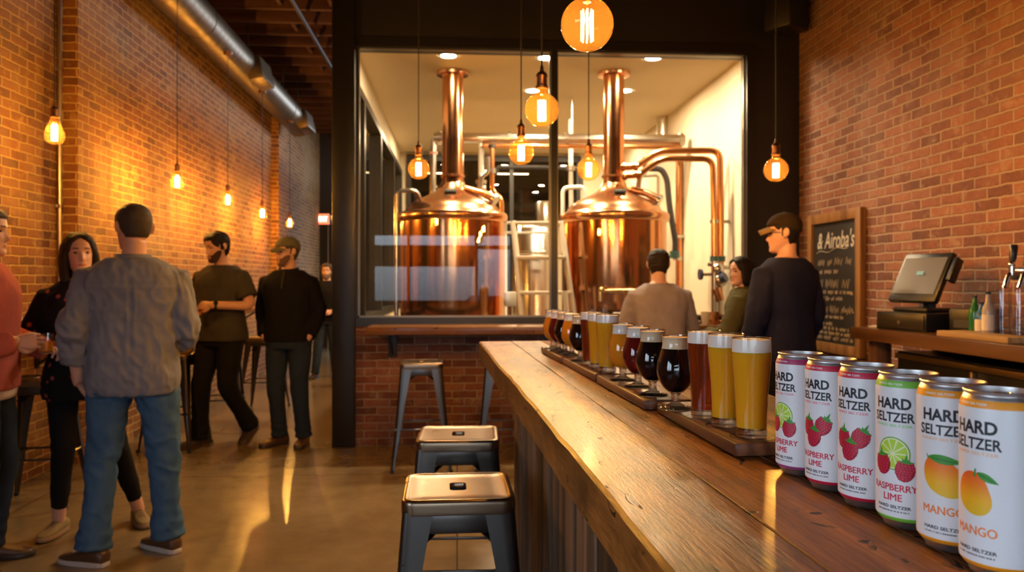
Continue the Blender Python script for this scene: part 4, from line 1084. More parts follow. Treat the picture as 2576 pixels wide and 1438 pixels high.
b = bmn(); box(b, Vector((0, -.01, .294)) + off, (.285, .0012, .225), 0, tilt); obj('screen', b, M['screen'], scr)
b = bmn(); box(b, Vector((.005, -.01, .308)) + off * 1.06, (.045, .0008, .022), 0, tilt); box(b, Vector((.015, -.01, .258)) + off * 1.06, (.05, .0008, .008), 0, tilt); obj('screen_mark', b, M['screen_logo'], scr)
b = bmn(); box(b, (.179, .03, .33), (.03, .05, .14), .006, tilt); obj('card_reader', b, M['steel_black'], till)
pr_ = thing('receipt_printer', 'black receipt printer right of the till', 'printer', (2.70, 3.865, ZC), R(-65))
b = bmn(); bx(b, (-.085, -.10, 0), (.085, .10, .13), .012); obj('case', b, M['steel_black'], pr_)
b = bmn(); bx(b, (-.055, -.104, .03), (.055, -.1002, .07)); obj('paper_slot', b, plain('printer_slot', (.05, .05, .055), .4), pr_)
for px, py, lab in ((2205, 822, 'white paper slips left of the till'), (2372, 832, 'white coasters in front of the receipt printer')):
    p = at(px, py, z=ZC)
    bm = bmn(); lathe(bm, [(0, 0), (.045, 0), (.045, .005), (0, .005)], 24, (p.x, p.y, ZC)); lathe(bm, [(0, .005), (.043, .005), (.043, .009), (0, .009)], 24, (p.x + .012, p.y - .006, ZC)); tag(obj('coasters', bm, M['white_metal']), lab, 'coaster', None, 'stuff')
M['bottle_green'] = plain('green_bottle', (.03, .16, .05), .12); M['bottle_blue'] = plain('blue_bottle', (.03, .14, .35), .15); M['bottle_clear'] = plain('pale_bottle', (.42, .36, .30), .12)
for px, m, h, lab, lb in ((2452, 'bottle_green', .20, 'green spirit bottle next to the receipt printer', None), (2468, 'bottle_blue', .17, 'blue bottle between the green bottle and the clear one', 'paper'), (2486, 'bottle_clear', .22, 'pale bottle with a paper label beside the glass stacks', 'paper')):
    p = at(px, 830, x=2.55 - (px - 2452) * .0010); bottle(lab, (p.x, p.y, ZC), h, .027, m, 'bottles on the back bar', lb)
M['tall_glass'] = thin_glass('stacked_glass', (.985, .985, .99), 1.6, .03)
for i, (px, lab) in enumerate(((2520, 'first stack from the bottles'), (2562, 'second stack from the bottles'))):
    p = at(px, 835, x=2.60)
    for k in range(4):
        t = thing('tumbler', ('bottom', 'second', 'third', 'topmost')[k] + ' tall clear tumbler in the ' + lab, 'glass', (p.x, p.y, ZC + k * .033), 0, 'stacked tumblers on the back bar')
        b = bmn(); r, h = .042, .145; lathe(b, [(0, .003), (r * .76, .003), (r, h), (r * .97, h - .002)], 28); obj('bowl', b, M['tall_glass'], t, smooth=60)
tr = at(2530, 840, z=ZC)
bm = bmn(); bx(bm, (2.37, tr.y - .6, ZC), (2.52, tr.y - .10, ZC + .028), .004); tag(obj('wooden_tray', bm, wood('pale_board', (.3, .18, .07), (.45, .28, .12), (.55, .36, .17), 'y', 1.5, .45)), 'pale wooden board lying at the front of the back bar', 'board')
# tap tower
M['chrome'] = metal('chrome', (.85, .83, .80), .08)
M['handle_black'] = plain('tap_handle_black', (.012, .014, .022), .3)
tw = thing('tap_tower', 'chrome beer tap tower with black handles above the glass stacks', 'beer tap', (2.72, 3.0, ZC), 0)
b = bmn(); tube(b, [(0, 0, 0), (0, 0, .31)], .032, 20); tube(b, [(0, 0, 0.0), (0, 0, .012)], .06, 24); tube(b, [(0, .60, .31), (0, -.5, .31)], .034, 20); obj('column', b, M['chrome'], tw)
for px in (2530, 2567):
    p = at(px, 660, x=2.60); y = p.y - 3.0
    b = bmn(); tube(b, bend([(-.03, y, .31), (-.10, y, .31), (-.125, y, .24)], .02), .012, 12); tube(b, [(-.09, y, .30), (-.09, y, .35)], .014, 12); sphere(b, (-.09, y, .35), .016); fa = obj('faucet', b, M['chrome'], tw)
    b = bmn(); tube(b, [(-.09, y, .355), (-.085, y, .38), (-.08, y, .435), (-.08, y, .445)], [.010, .016, .020, .014], 14); obj('handle', b, M['handle_black'], fa)
# chalkboard
cbY0, cbY1, cbZ0, cbZ1 = 5.35, 6.19, .80, 1.885
cb = thing('chalkboard', 'framed chalkboard menu on the brick wall next to the black wall', 'chalkboard', (0, 0, 0))
b = bmn(); X0, X1 = 2.872, 2.918
for lo, hi in (((X0, cbY0, cbZ0), (X1, cbY0 + .075, cbZ1)), ((X0, cbY1 - .075, cbZ0), (X1, cbY1, cbZ1)), ((X0, cbY0 + .075, cbZ1 - .075), (X1, cbY1 - .075, cbZ1)), ((X0, cbY0 + .075, cbZ0), (X1, cbY1 - .075, cbZ0 + .075))): bx(b, lo, hi, .003)
obj('frame', b, wood('chalkboard_frame', (.12, .05, .015), (.26, .12, .04), (.38, .19, .07), 'z', 1, .5), cb)
b = bmn(); bx(b, (2.895, cbY0 + .07, cbZ0 + .07), (2.915, cbY1 - .07, cbZ1 - .07)); sl = obj('slate', b, plain('slate', (.016, .013, .010), .65, 0, .5, 14), cb)
M['chalk'] = plain('chalk', (.62, .54, .44), .9)
ck_ = bmn()
def chalk_text(s, yc, z, w, h, bold=.01):
    bm = bmn(); bm.from_mesh(text_mesh(s, bold, .25))
    xa = [v.co.x for v in bm.verts]; ya = [v.co.y for v in bm.verts]; mx, my = (min(xa) + max(xa)) / 2, (min(ya) + max(ya)) / 2
    sx, sy = w / (max(xa) - min(xa)), h / (max(ya) - min(ya))
    for v in bm.verts: v.co = Vector((2.8946, yc - (v.co.x - mx) * sx, z + (v.co.y - my) * sy))
    me = bpy.data.meshes.new('x'); bm.to_mesh(me); bm.free(); ck_.from_mesh(me); bpy.data.meshes.remove(me)
def scribble(y0, y1, z, h, seed, dens=1.0, gap=.16):
    """A run of quick hand-drawn chalk strokes, as unreadable as in the photo."""
    rr = random.Random(seed); y = y0
    while y > y1:
        n = rr.randint(3, 7); pts = []
        for k in range(n * 2):
            pts.append(Vector((2.8942, y, z + h * (.5 if k % 2 else -.4) * rr.uniform(.4, 1.0)))); y -= h * .22 * rr.uniform(.6, 1.3) * dens
            if y < y1: break
        if len(pts) > 1: tube(ck_, pts, .0036, 4)
        y -= h * rr.uniform(.3, .6)
yc = (cbY0 + cbY1) / 2
chalk_text("& Airoba's", yc - .01, 1.675, .58, .135, .012)
tube(ck_, [Vector((2.8942, yc + .30 - .055 * k, 1.575 + .012 * math.sin(k * 1.3) + .004 * k)) for k in range(10)], .003, 4)
for (a, b_, z, h, sd) in ((.27, -.26, 1.50, .06, 1), (.24, -.06, 1.425, .035, 2), (.30, -.24, 1.33, .07, 3), (.28, -.28, 1.265, .03, 4), (.28, -.12, 1.215, .035, 5), (.30, -.29, 1.13, .06, 6), (.27, -.14, 1.075, .028, 7), (.22, .02, 1.02, .03, 8), (.29, -.22, .985, .03, 9), (.27, -.26, .950, .028, 10), (.30, -.29, .91, .035, 11)):
    scribble(yc + a, yc + b_, z, h * 1.2, sd)
obj('writing', ck_, M['chalk'], sl, smooth=0)

# speaker in the corner
sp = at(1990, 62, y=6.2)
t = thing('loudspeaker', 'black loudspeaker hung high in the corner beside the brick wall', 'speaker', (2.69, 6.18, 3.40), R(35))
b = bmn(); bx(b, (-.14, -.12, 0), (.14, .12, .46), .012); obj('cabinet', b, M['steel_black'], t)
b = bmn(); bx(b, (-.125, -.126, .015), (.125, -.121, .445), .004); obj('grille', b, plain('speaker_cloth', (.008, .008, .008), .9), t)
b = bmn(); tube(b, [(0, .11, .3), (.12, .22, .3)], .02, 8); obj('bracket', b, M['iron'], t)

# ---- duct, sprinkler pipe, conduit, exit sign
def duct_mat():
    g = G('galvanised_duct'); tc = g.n('TexCoord'); v = g.coords()
    n = g.noise(v, 6, 5, .6)
    w_ = g.n('TexWave', wave_type='BANDS', bands_direction='Y'); mp = g.coords((1, 1, 1), (R(0), 0, R(3))); g.link(mp, w_.inputs['Vector']); w_.inputs['Scale'].default_value = 2.6; w_.inputs['Distortion'].default_value = 0
    seam = g.ramp(w_.outputs['Fac'], [(.93, 0.0), (1.0, 1.0)])
    c = g.mix(n, (.27, .205, .13), (.17, .125, .075))
    return g.out(g.pbr(c, .40, 1.0, g.bump(seam, .6, .01)))
M['duct'] = duct_mat()
da, db = at(432, -20, d=6.8), at(752, 312, d=11.9)
dv = (db - da).normalized(); d0 = da - dv * 6.5
dt = thing('air_duct', 'round galvanised air duct running along the top of the hall wall', 'air duct', (0, 0, 0))
b = bmn(); tube(b, [d0, d0 + dv * 3, da, da + (db - da) * .5, db], .185, 40); obj('duct', b, M['duct'], dt, smooth=60)
b = bmn(); tube(b, [db, db + dv * .012], .192, 40); obj('end_cap', b, M['duct'], dt)
for k in (.13, .46, .80, .985):
    p = da + (db - da) * k; b = bmn(); tube(b, [p - dv * .02, p + dv * .02], .1895, 40); obj('seam_band', b, M['duct'], dt)
    b = bmn(); tube(b, [p + Vector((0, 0, .18)), Vector((p.x, p.y, HC - .002))], .006, 8); obj('hanger', b, M['iron'], dt)
for px, py in ((590, 128), (752, 280)):
    k = min(1, max(0, (px - 432) / 320)); kk = .44 if px < 700 else .93
    p = da + (db - da) * kk
    b = bmn(); rot = Matrix.Rotation(math.atan2(-dv.x, dv.y), 3, 'Z') @ Matrix.Rotation(R(-12), 3, 'Y')
    box(b, p + Vector((.17, 0, -.05)), (.16, .52, .26), .006, rot); rg = obj('register', b, M['duct'], dt)
    b = bmn()
    for j in range(7): box(b, p + rot @ Vector((.084, 0, 0)) + Vector((.17, 0, -.05)) + rot @ Vector((0, 0, -.10 + j * .033)), (.006, .47, .012), 0, rot)
    obj('louvre', b, M['duct'], rg)
p0, p1 = at(735, 0, z=HC - .42), at(850, 200, z=HC - .42)
dr = (p1 - p0).normalized()
t = thing('sprinkler_pipe', 'thin dark sprinkler pipe under the ceiling joists of the hall', 'pipe', (0, 0, 0))
b = bmn(); tube(b, [(-1.66, 4.0, HC - .42), (-1.66, 15.9, HC - .42)], .022, 10); obj('tube', b, M['iron'], t)
for y in (6.2, 9.3, 12.4, 15.2):
    b = bmn(); tube(b, [(-1.66, y, HC - .40), (-1.66, y, HC - .30)], .008, 6); obj('hanger', b, M['iron'], t)
M['conduit'] = metal('conduit_steel', (.52, .42, .32), .35)
p = at(142, 700, x=XL)
t = thing('conduit', 'vertical metal conduit on the brick wall by the step', 'conduit', (p.x + .022, p.y, 0))
b = bmn(); tube(b, [(0, 0, .002), (0, 0, HC - .002)], .0165, 12); obj('tube', b, M['conduit'], t)
for z in (.5, 1.9, 2.9, 3.6):
    b = bmn(); bx(b, (-.021, -.035, z - .012), (-.004, .035, z + .012), .002); bx(b, (-.01, -.0195, z - .012), (.0195, .0195, z + .012), .004); obj('strap', b, M['conduit'], t)
p = at(813, 551, y=YFAR - .05)
t = thing('exit_sign', 'glowing red exit sign with two small lamps at the far end of the hall', 'exit sign', (p.x, YFAR - .05, p.z))
b = bmn(); bx(b, (-.13, -.03, -.11), (.13, .045, .11), .01); obj('case', b, M['white_metal'], t)
b = bmn(); bx(b, (-.12, -.036, -.10), (.12, -.0305, .10), .002); obj('panel', b, emis('exit_red', (1.0, .12, .05), 3.5), t)
for s in (-1, 1):
    b = bmn(); sphere(b, (s * .165, -.02, .04), .038); tube(b, [(s * .12, 0, .02), (s * .165, -.01, .04)], .01, 6); obj('lamp_head', b, M['white_metal'], t)
b = bmn(); me = text_mesh('EXIT', .03); bm2 = bmn(); bm2.from_mesh(me)
xa = [v.co.x for v in bm2.verts]; ya = [v.co.y for v in bm2.verts]
for v in bm2.verts: v.co = Vector(((v.co.x - (min(xa) + max(xa)) / 2) * .18 / (max(xa) - min(xa)), -.0366, (v.co.y - (min(ya) + max(ya)) / 2) * .10 / (max(ya) - min(ya))))
obj('lettering', bm2, emis('exit_letters', (1, .75, .6), 5), t, smooth=0)
t = thing('conduit', 'thin conduit rising to the exit sign at the end of the hall', 'conduit', (p.x + .09, YFAR - .012, 0))
b2_ = bmn(); tube(b2_, [(0, 0, .002), (0, 0, p.z - .11)], .011, 8); obj('tube', b2_, M['conduit'], t)
# ================================================================== people
def skin_mat(name, c):
    g = G(name); v = g.coords(); n = g.noise(v, 30, 4)
    return g.out(g.pbr(g.mix(g.math('MULTIPLY', n, .35), c, (c[0] * .8, c[1] * .62, c[2] * .55)), .5, 0, g.bump(g.noise(v, 300, 2), .05, .001), Subsurface_Weight=.12, Subsurface_Radius=(.012, .005, .003)))
M['skin'] = skin_mat('fair_skin', (.60, .335, .24)); M['lips'] = skin_mat('lip_skin', (.42, .13, .10))
M['eye'] = plain('eye_dark', (.03, .02, .015), .15)
def hair_mat(name, c):
    g = G(name); v = g.coords((1, 1, .12)); n = g.noise(v, 260, 3)
    return g.out(g.pbr(g.mix(n, c, tuple(x * .35 for x in c)), .62, 0, g.bump(n, .5, .003), Specular_IOR_Level=.2))
M['hair_dark'] = hair_mat('dark_brown_hair', (.028, .015, .009)); M['hair_black'] = hair_mat('black_hair', (.014, .009, .007)); M['hair_grey'] = hair_mat('short_grey_brown_hair', (.080, .060, .046)); M['beard_dark'] = hair_mat('dark_beard', (.075, .036, .020)); M['stubble'] = hair_mat('stubble', (.20, .105, .065)); M['beard_grey'] = hair_mat('greying_beard', (.20, .14, .10))

def remeshed(bm, name, vox, smooth=2, keep=None):
    """One continuous surface out of overlapping closed volumes."""
    me = bpy.data.meshes.new(name); bmesh.ops.recalc_face_normals(bm, faces=bm.faces[:]); bm.to_mesh(me); bm.free()
    o = bpy.data.objects.new('tmp', me); COL.objects.link(o)
    m = o.modifiers.new('r', 'REMESH'); m.mode = 'VOXEL'; m.voxel_size = vox; m.adaptivity = 0
    if smooth:
        s = o.modifiers.new('s', 'SMOOTH'); s.factor = .5; s.iterations = smooth
    dg = bpy.context.evaluated_depsgraph_get()
    out = bpy.data.meshes.new_from_object(o.evaluated_get(dg))
    bpy.data.objects.remove(o); bpy.data.meshes.remove(me)
    r = bmn(); r.from_mesh(out); bpy.data.meshes.remove(out)
    return r
def folds(bm, amp, seed=0, freq=(7, 7, 5), zones=(), stack=None):
    bm.normal_update()
    o = Vector((seed * 3.7, seed * 1.3, seed * 2.1))
    mv = []
    for v in bm.verts:
        p = v.co
        q = Vector((p.x * freq[0] + p.z * 3.0, p.y * freq[1] - p.z * 2.0, p.z * freq[2])) + o
        n = noise.noise(q) + .5 * noise.noise(q * 2.3 + o)
        n = (1 - abs(n) * 1.8)
        a = amp * .55
        for c, r, k in zones:
            d = (p - Vector(c)).length
            if d < r: a += amp * k * (1 - d / r)
        h = a * n
        if stack:
            z0, z1, k = stack
            if p.z < z1:
                t = min(1, (z1 - p.z) / (z1 - z0))
                h += k * t * math.sin(p.z * 95 + 2.2 * noise.noise(p * 9 + o))
        mv.append((v, v.normal * h))
    for v, d in mv: v.co += d
    return bm
def sring(c, rx, ry, n=28, e=2.4, u=None, w=None):
    out = []
    for k in range(n):
        a = 2 * PI * k / n; ca, sa = math.cos(a), math.sin(a)
        x = rx * math.copysign(abs(ca) ** (2 / e), ca); y = ry * math.copysign(abs(sa) ** (2 / e), sa)
        out.append(Vector(c) + Vector((x, y, 0)))
    return out
HEAD = [(-.120, .012, .066, .040), (-.116, .028, .078, .020), (-.104, .043, .087, -.005), (-.085, .053, .088, -.035), (-.06, .061, .086, -.062), (-.03, .067, .085, -.082), (0, .072, .085, -.093), (.03, .0755, .088, -.099), (.06, .0745, .084, -.098), (.084, .066, .070, -.086), (.103, .049, .046, -.062), (.114, .028, .018, -.035), (.118, .008, -.005, -.013)]
def head_ring(z):
    for a, b in zip(HEAD, HEAD[1:]):
        if a[0] <= z <= b[0]:
            t = (z - a[0]) / (b[0] - a[0]); return [a[i] + (b[i] - a[i]) * t for i in (1, 2, 3)]
    return HEAD[0][1:] if z < HEAD[0][0] else HEAD[-1][1:]
def head_point(z, a, woman=False):
    rx, yf, yb = head_ring(z)
    yc, ry = (yf + yb) / 2, (yf - yb) / 2
    if woman: rx *= .95
    ca, sa = math.cos(a), math.sin(a)
    p = Vector((rx * math.copysign(abs(ca) ** .86, ca), yc + ry * math.copysign(abs(sa) ** .9, sa), z))
    if sa > 0:
        g = lambda x0, z0, sx, sz: math.exp(-((abs(p.x) - x0) / sx) ** 2 - ((z - z0) / sz) ** 2)
        d = .022 * g(0, -.034, .0125, .014) + .012 * g(0, -.012, .010, .020) + .004 * g(.028, .026, .03, .009) - .0115 * g(.031, .004, .015, .011) + .004 * g(.040, -.030, .02, .018) + .0065 * g(0, -.066, .020, .0085) - .0035 * g(0, -.081, .02, .006) + .005 * g(0, -.102, .022, .014)
        p.y += d * (sa ** .5)
    return p
ZS = [-.119 + .2365 * k / 44 for k in range(45)]
def head_bm(bm, mat4, woman=False):
    rings = [[mat4 @ head_point(z, 2 * PI * k / 56, woman) for k in range(56)] for z in ZS]
    loft(bm, rings)
    for s in (-1, 1):
        rings = []
        for k, (r, h, yy) in enumerate(((.004, .012, .0), (.006, .026, -.004), (.009, .031, -.010), (.008, .028, -.017), (.003, .015, -.021))):
            c = Vector((s * (.066 + k * .0072), -.004 + yy * 1.1, -.008 + (.004 * k)))
            rings.append([mat4 @ (c + Vector((0, h * .55 * math.cos(2 * PI * j / 12), h * math.sin(2 * PI * j / 12)))) for j in range(12)])
        loft(bm, rings)
def shell(mat4, mask, th, woman=False, rough=.002, seed=0, sink=.010):
    """A cap of hair, beard or knit: stands off the head where mask is 1 and dips under the skin where it is 0."""
    bm = bmn(); rings = []
    for z in ZS + [.119]:
        ring = []
        for k in range(72):
            a = 2 * PI * k / 72; p = head_point(min(z, .1179), a, woman)
            c = Vector((0, -.005, .0)); n = (p - c); n.z *= .8; n.normalize()
            m = max(0, min(1, mask(p, a)))
            m = m * m * (3 - 2 * m)
            ring.append(mat4 @ (p + n * (th * m - sink * (1 - m) + rough * m * noise.noise(p * 60 + Vector((seed, 0, 0))))))
        rings.append(ring)
    loft(bm, rings); return bm
def soft(x, w=.012): return .5 + x / w
def m_short(front=.068, side=-.02, back=-.075, burn=-.03, w=.012, part=0.0):
    def f(p, a):
        sa = math.sin(a)
        if sa > .25:
            line = front - max(0, abs(p.x) - .045) * 2.6 - part * max(0, abs(p.x) - .006)
        elif sa > -.15: line = burn + (.075 if sa > .1 else .02) * max(0, (sa + .15) / .4)
        else: line = side + (back - side) * min(1, (-.15 - sa) / .5)
        return soft(p.z - line, w)
    return f
def m_beard(p, a):
    sa = math.sin(a)
    if sa < -.05: return 0
    top = -.058 if abs(p.x) < .04 else -.058 + (abs(p.x) - .04) * 1.25
    m = soft(top - p.z, .014)
    if abs(p.x) < .021 and -.077 < p.z < -.058: m *= .0
    return m * soft(sa - .0, .2)
def hand(bm, wrist, d, nrm, side, curl, scale=1.0, thumb_in=.6):
    """Palm, four unequal bent fingers and a thumb. d: towards the fingertips, nrm: out of the back of the hand, side: +1 puts the thumb on d x nrm."""
    d = Vector(d).normalized(); nrm = Vector(nrm); nrm = (nrm - d * nrm.dot(d)).normalized(); x = d.cross(nrm) * side
    W = Vector(wrist); s = scale
    P = lambda a, b, c: W + d * a * s + x * b * s + nrm * c * s
    rings = []
    for a, hw, ht in ((-.03, .026, .020), (.0, .027, .018), (.02, .034, .0165), (.05, .041, .0155), (.075, .042, .0135), (.088, .038, .010)):
        rings.append([P(a, hw * math.copysign(abs(math.cos(t)) ** .7, math.cos(t)), ht * math.sin(t)) for t in [2 * PI * k / 16 for k in range(16)]])
    loft(bm, rings)
    for i, (b, L, r) in enumerate(((.030, .072, .0090), (.010, .081, .0092), (-.011, .075, .0088), (-.030, .058, .0078))):
        cl = curl[i] if isinstance(curl, (list, tuple)) else curl * (1 + .08 * i)
        p = P(.080 - abs(b) * .12, b, 0); pts = [p]; ang = 0
        for seg, f in ((.46, .55), (.30, 1.0), (.24, .7)):
            ang += cl * f
            p = p + (d * math.cos(ang) - nrm * math.sin(ang)) * L * seg * s; pts.append(p)
        pts2 = bend(pts, .012 * s, 3)
        tube(bm, pts2, [r * s * (1 - .22 * k / len(pts2)) for k in range(len(pts2))], 10, round_ends=True)
    p0 = P(.012, .026, -.006); p1 = P(.040, .050, -.016 * thumb_in); p2 = P(.066, .054 - .016 * thumb_in, -.034 * thumb_in); p3 = P(.086, .048 - .026 * thumb_in, -.046 * thumb_in)
    pts2 = bend([p0, p1, p2, p3], .01 * s, 3)
    tube(bm, pts2, [(.0135 - .0045 * k / len(pts2)) * s for k in range(len(pts2))], 10, round_ends=True)
def shoe(t, ank, toe_deg, pitch, m_up, m_sole, boot=0.0, size=1.0, name='shoe'):
    """A shoe under the ankle joint; toe_deg turns the toe (0 = forward), pitch lifts the heel."""
    Rm = Matrix.Translation(Vector(ank)) @ Matrix.Rotation(R(toe_deg), 4, 'Z') @ Matrix.Rotation(R(-pitch), 4, 'X') @ Matrix.Scale(size, 4)
    b = bmn(); rings = []
    for y, w, h, z0 in ((-.082, .020, .05, .012), (-.076, .031, .066, .010), (-.05, .037, .080, .010), (-.01, .039, .082, .010), (.03, .041, .070, .010), (.07, .045, .055, .010), (.11, .047, .044, .010), (.15, .043, .036, .010), (.178, .031, .029, .010), (.190, .014, .022, .011)):
        rings.append([Rm @ Vector((w * math.copysign(abs(math.cos(a)) ** .75, math.cos(a)), y, -.085 + z0 + h * (.5 + .5 * math.copysign(abs(math.sin(a)) ** .8, math.sin(a))))) for a in [2 * PI * k / 18 for k in range(18)]])
    loft(b, rings)
    if boot: tube(b, [Rm @ Vector((0, -.03, -.03)), Rm @ Vector((0, -.035, .03 + boot * .5)), Rm @ Vector((0, -.04, .03 + boot))], [(.044, .05), (.046, .048), (.052, .05)], 18)
    o = obj(name, b, m_up, t, smooth=70)
    b = bmn(); out = [(0, -.087), (.024, -.082), (.036, -.06), (.039, -.02), (.041, .03), (.047, .08), (.050, .12), (.045, .16), (.030, .188), (.010, .198)]
    poly = out + [(-x, y) for x, y in reversed(out[1:])]
    prism(b, poly, -.0845, -.0605, bev=.004)
    for v in b.verts: v.co = Rm @ v.co
    obj('sole', b, m_sole, o, smooth=50)
    if not boot:
        b = bmn()
        for k in range(4):
            y = .035 + k * .022; z = -.085 + .010 + (.073, .064, .058, .053)[k]
            tube(b, [Rm @ Vector((-.020, y, z - .005)), Rm @ Vector((0, y + .004, z + .003)), Rm @ Vector((.020, y, z - .005))], .0025, 5)
        obj('laces', b, m_sole, o)
TORSO = [(.80, .150, .108, -.006), (.86, .170, .122, -.010), (.93, .172, .124, -.010), (1.02, .160, .114, -.002), (1.12, .158, .111, .004), (1.22, .170, .116, .006), (1.32, .186, .122, .004), (1.385, .190, .112, -.004), (1.432, .166, .094, -.010), (1.462, .120, .078, -.014), (1.50, .064, .062, -.010)]
def person(label, loc, rotz, s, P, C):
    """P: pose (joints in metres for a 1.75 m figure facing +y), C: clothes and looks."""
    t = thing('person', label, 'person', loc, R(rotz), None); t.scale = (s, s, s)
    vox = C.get('vox', .008); dz = P.get('dz', 0.0); lean = Vector(P.get('lean', (0, 0))); wd = C.get('wide', 1.0); wom = C.get('woman', False)
    seed = C.get('seed', 1); belly = C.get('belly', 0)
    def off(z): return Vector((lean.x, lean.y, 0)) * max(0, (z - .93) / .55) + Vector((0, 0, dz))
    def tr(z, k=0.0):
        for a, b in zip(TORSO, TORSO[1:]):
            if a[0] <= z <= b[0]:
                u = (z - a[0]) / (b[0] - a[0]); r = [a[i] + (b[i] - a[i]) * u for i in (1, 2, 3)]; break
        else: r = list(TORSO[0][1:] if z < .8 else TORSO[-1][1:])
        if wom:
            w = 1 - .15 * math.exp(-((z - 1.10) / .10) ** 2) - (.10 if z > 1.25 else 0); r[0] *= w; r[1] *= w * (1 + .1 * math.exp(-((z - 1.28) / .06) ** 2))
        f = 1 + (wd - 1) * (1 if z < 1.4 else .5)
        r[0] *= f; r[1] *= 1 + (wd - 1) * .8
        if belly: r[1] += belly * math.exp(-((z - 1.02) / .14) ** 2)
        return r
    def torso(b, z0, z1, k, flare=0.0, n=16):
        rings = []
        for i in range(n + 1):
            z = z0 + (z1 - z0) * i / n; rx, ry, cy = tr(z); fl = flare * max(0, 1 - (z - z0) / .25)
            rings.append([p + off(z) for p in sring((0, cy, z), rx + k + fl, ry + k + fl)])
        loft(b, rings)
    shx = .178 * (1 + (wd - 1) * .6) * (.88 if wom else 1)
    SH = {q: Vector((sg * shx, -.006, 1.395)) + off(1.395) for q, sg in (('L', -1), ('R', 1))}
    J = {}
    J['Lel'] = Vector(P.get('Lel', (-.27, -.03, 1.12))); J['Lwr'] = Vector(P.get('Lwr', (-.26, .06, .87)))
    J['Rel'] = Vector(P.get('Rel', (.27, -.03, 1.12))); J['Rwr'] = Vector(P.get('Rwr', (.26, .06, .87)))
    J['Lkn'] = Vector(P.get('Lkn', (-.105, .015, .50))); J['Lan'] = Vector(P.get('Lan', (-.11, -.02, .085)))
    J['Rkn'] = Vector(P.get('Rkn', (.105, .015, .50))); J['Ran'] = Vector(P.get('Ran', (.11, -.02, .085)))
    HIP = {'L': Vector((-.092 * wd, -.005, .90 + dz)), 'R': Vector((.092 * wd, -.005, .90 + dz))}
    # head
    nk = Vector((0, -.012, 1.47)) + off(1.5)
    Hm = Matrix.Rotation(R(P.get('yaw', 0)), 4, 'Z') @ Matrix.Rotation(R(P.get('pitch', 0)), 4, 'X') @ Matrix.Rotation(R(P.get('tilt', 0)), 4, 'Y')
    hc = nk + Vector((0, .018, .03)) + (Hm @ Vector((0, .0, .135)))
    Hm = Matrix.Translation(hc) @ Hm @ Matrix.Scale(C.get('head', 1.0), 4)
    # ---- body
    b = bmn()
    torso(b, .82, 1.495, -.008)
    for q in 'LR':
        ar = .9 if wom else 1.0
        tube(b, bend([SH[q] + Vector((0, 0, -.024)), J[q + 'el'], J[q + 'wr']], .05), [x * ar for x in [.046] + [.044, .043, .042, .041, .040, .039] + [.030]], 14, round_ends=True)
        sphere(b, SH[q] + Vector((0, 0, -.024)), .045)
        tube(b, [HIP[q], HIP[q] * .45 + J[q + 'kn'] * .55, J[q + 'kn'], J[q + 'kn'] * .6 + J[q + 'an'] * .4, J[q + 'an']], [.078, .062, .050, .050, .036], 12, round_ends=True)
    hd = Hm @ Vector((0, -.018, -.065))
    tube(b, [nk + Vector((0, 0, -.05)), nk + Vector((0, 0, .02)), nk * .4 + hd * .6, hd], [.072, .058 if not wom else .05, .054 if not wom else .046, .054 if not wom else .047], 18)
    head_bm(b, Hm, wom)
    b = remeshed(b, 'body', C.get('bvox', .0062), 1)
    for q in 'LR':
        if P.get(q + 'hand'):
            d, n_, cu = P[q + 'hand'][:3]; th = P[q + 'hand'][3] if len(P[q + 'hand']) > 3 else .6
            hand(b, J[q + 'wr'], d, n_, 1 if q == 'R' else -1, cu, .93 if wom else 1.0, th)
    Hi = Hm.inverted()
    for f in b.faces:
        c = Hi @ f.calc_center_median()
        if abs(c.x) < .023 and abs(c.z + .067) < .0078 * (1 - abs(c.x) / .04) and c.y > .07: f.material_index = 1
    obj('body', b, [M['skin'], M['lips']], t, smooth=180)
    b = bmn()
    for sx in (-1, 1): sphere(b, Hm @ Vector((sx * .031, .0705, .004)), (.0105, .0105, .0062), 12, 8)
    obj('eyes', b, M['eye'], t)
    b = bmn()
    for sx in (-1, 1): tube(b, [Hm @ Vector((sx * (.015 + .011 * k), .0905 - .0026 * k * k, .023 + (.003, .006, .006, .001)[k])) for k in range(4)], [.0028, .0036, .0032, .0016], 6)
    obj('eyebrows', b, M[C.get('haircol', 'hair_dark')], t)
    # ---- hair
    hm = M[C.get('haircol', 'hair_dark')]
    if C.get('hair') == 'buzz':
        obj('hair', shell(Hm, m_short(.072, -.004, -.050, .0, .045), .0062, wom, .0012, seed, .006), hm, t, smooth=180)
    elif C.get('hair') == 'short':
        obj('hair', shell(Hm, m_short(.066, -.02, -.078, -.03), .015, wom, .006, seed), hm, t, smooth=180)
    elif C.get('hair') == 'capped':
        obj('hair', shell(Hm, m_short(.09, -.02, -.075, -.03), .008, wom, .003, seed), hm, t, smooth=180)
    elif C.get('hair') in ('long', 'bob'):
        hb = shell(Hm, m_short(.090, -.05, -.10, -.05, .012, .75), .015, True, .004, seed)
        drop = .33 if C['hair'] == 'long' else .035
        for sx in (-1, 1):
            for k in range(8):
                a = R(22 - k * 15)
                x, y = sx * .078 * math.cos(a), -.012 + .095 * math.sin(a)
                pts = [Hm @ Vector((x * .45, y * .5, .112)), Hm @ Vector((x * .95, y, .055)), Hm @ Vector((x * 1.10, y * 1.06, -.02)), Hm @ Vector((x * 1.12, y * 1.02 - .004, -.09)), Hm @ Vector((x * 1.05, y * .95 - .008, -.09 - drop * .5)), Hm @ Vector((x * .98 + sx * .01, y * .8, -.09 - drop))]
                tube(hb, pts, [.014, .020, .022, .022, .019, .006], 10, round_ends=True)
        hb = remeshed(hb, 'hair', .0075, 2); folds(hb, .004, seed, (60, 60, 4)); obj('hair', hb, hm, t, smooth=180)
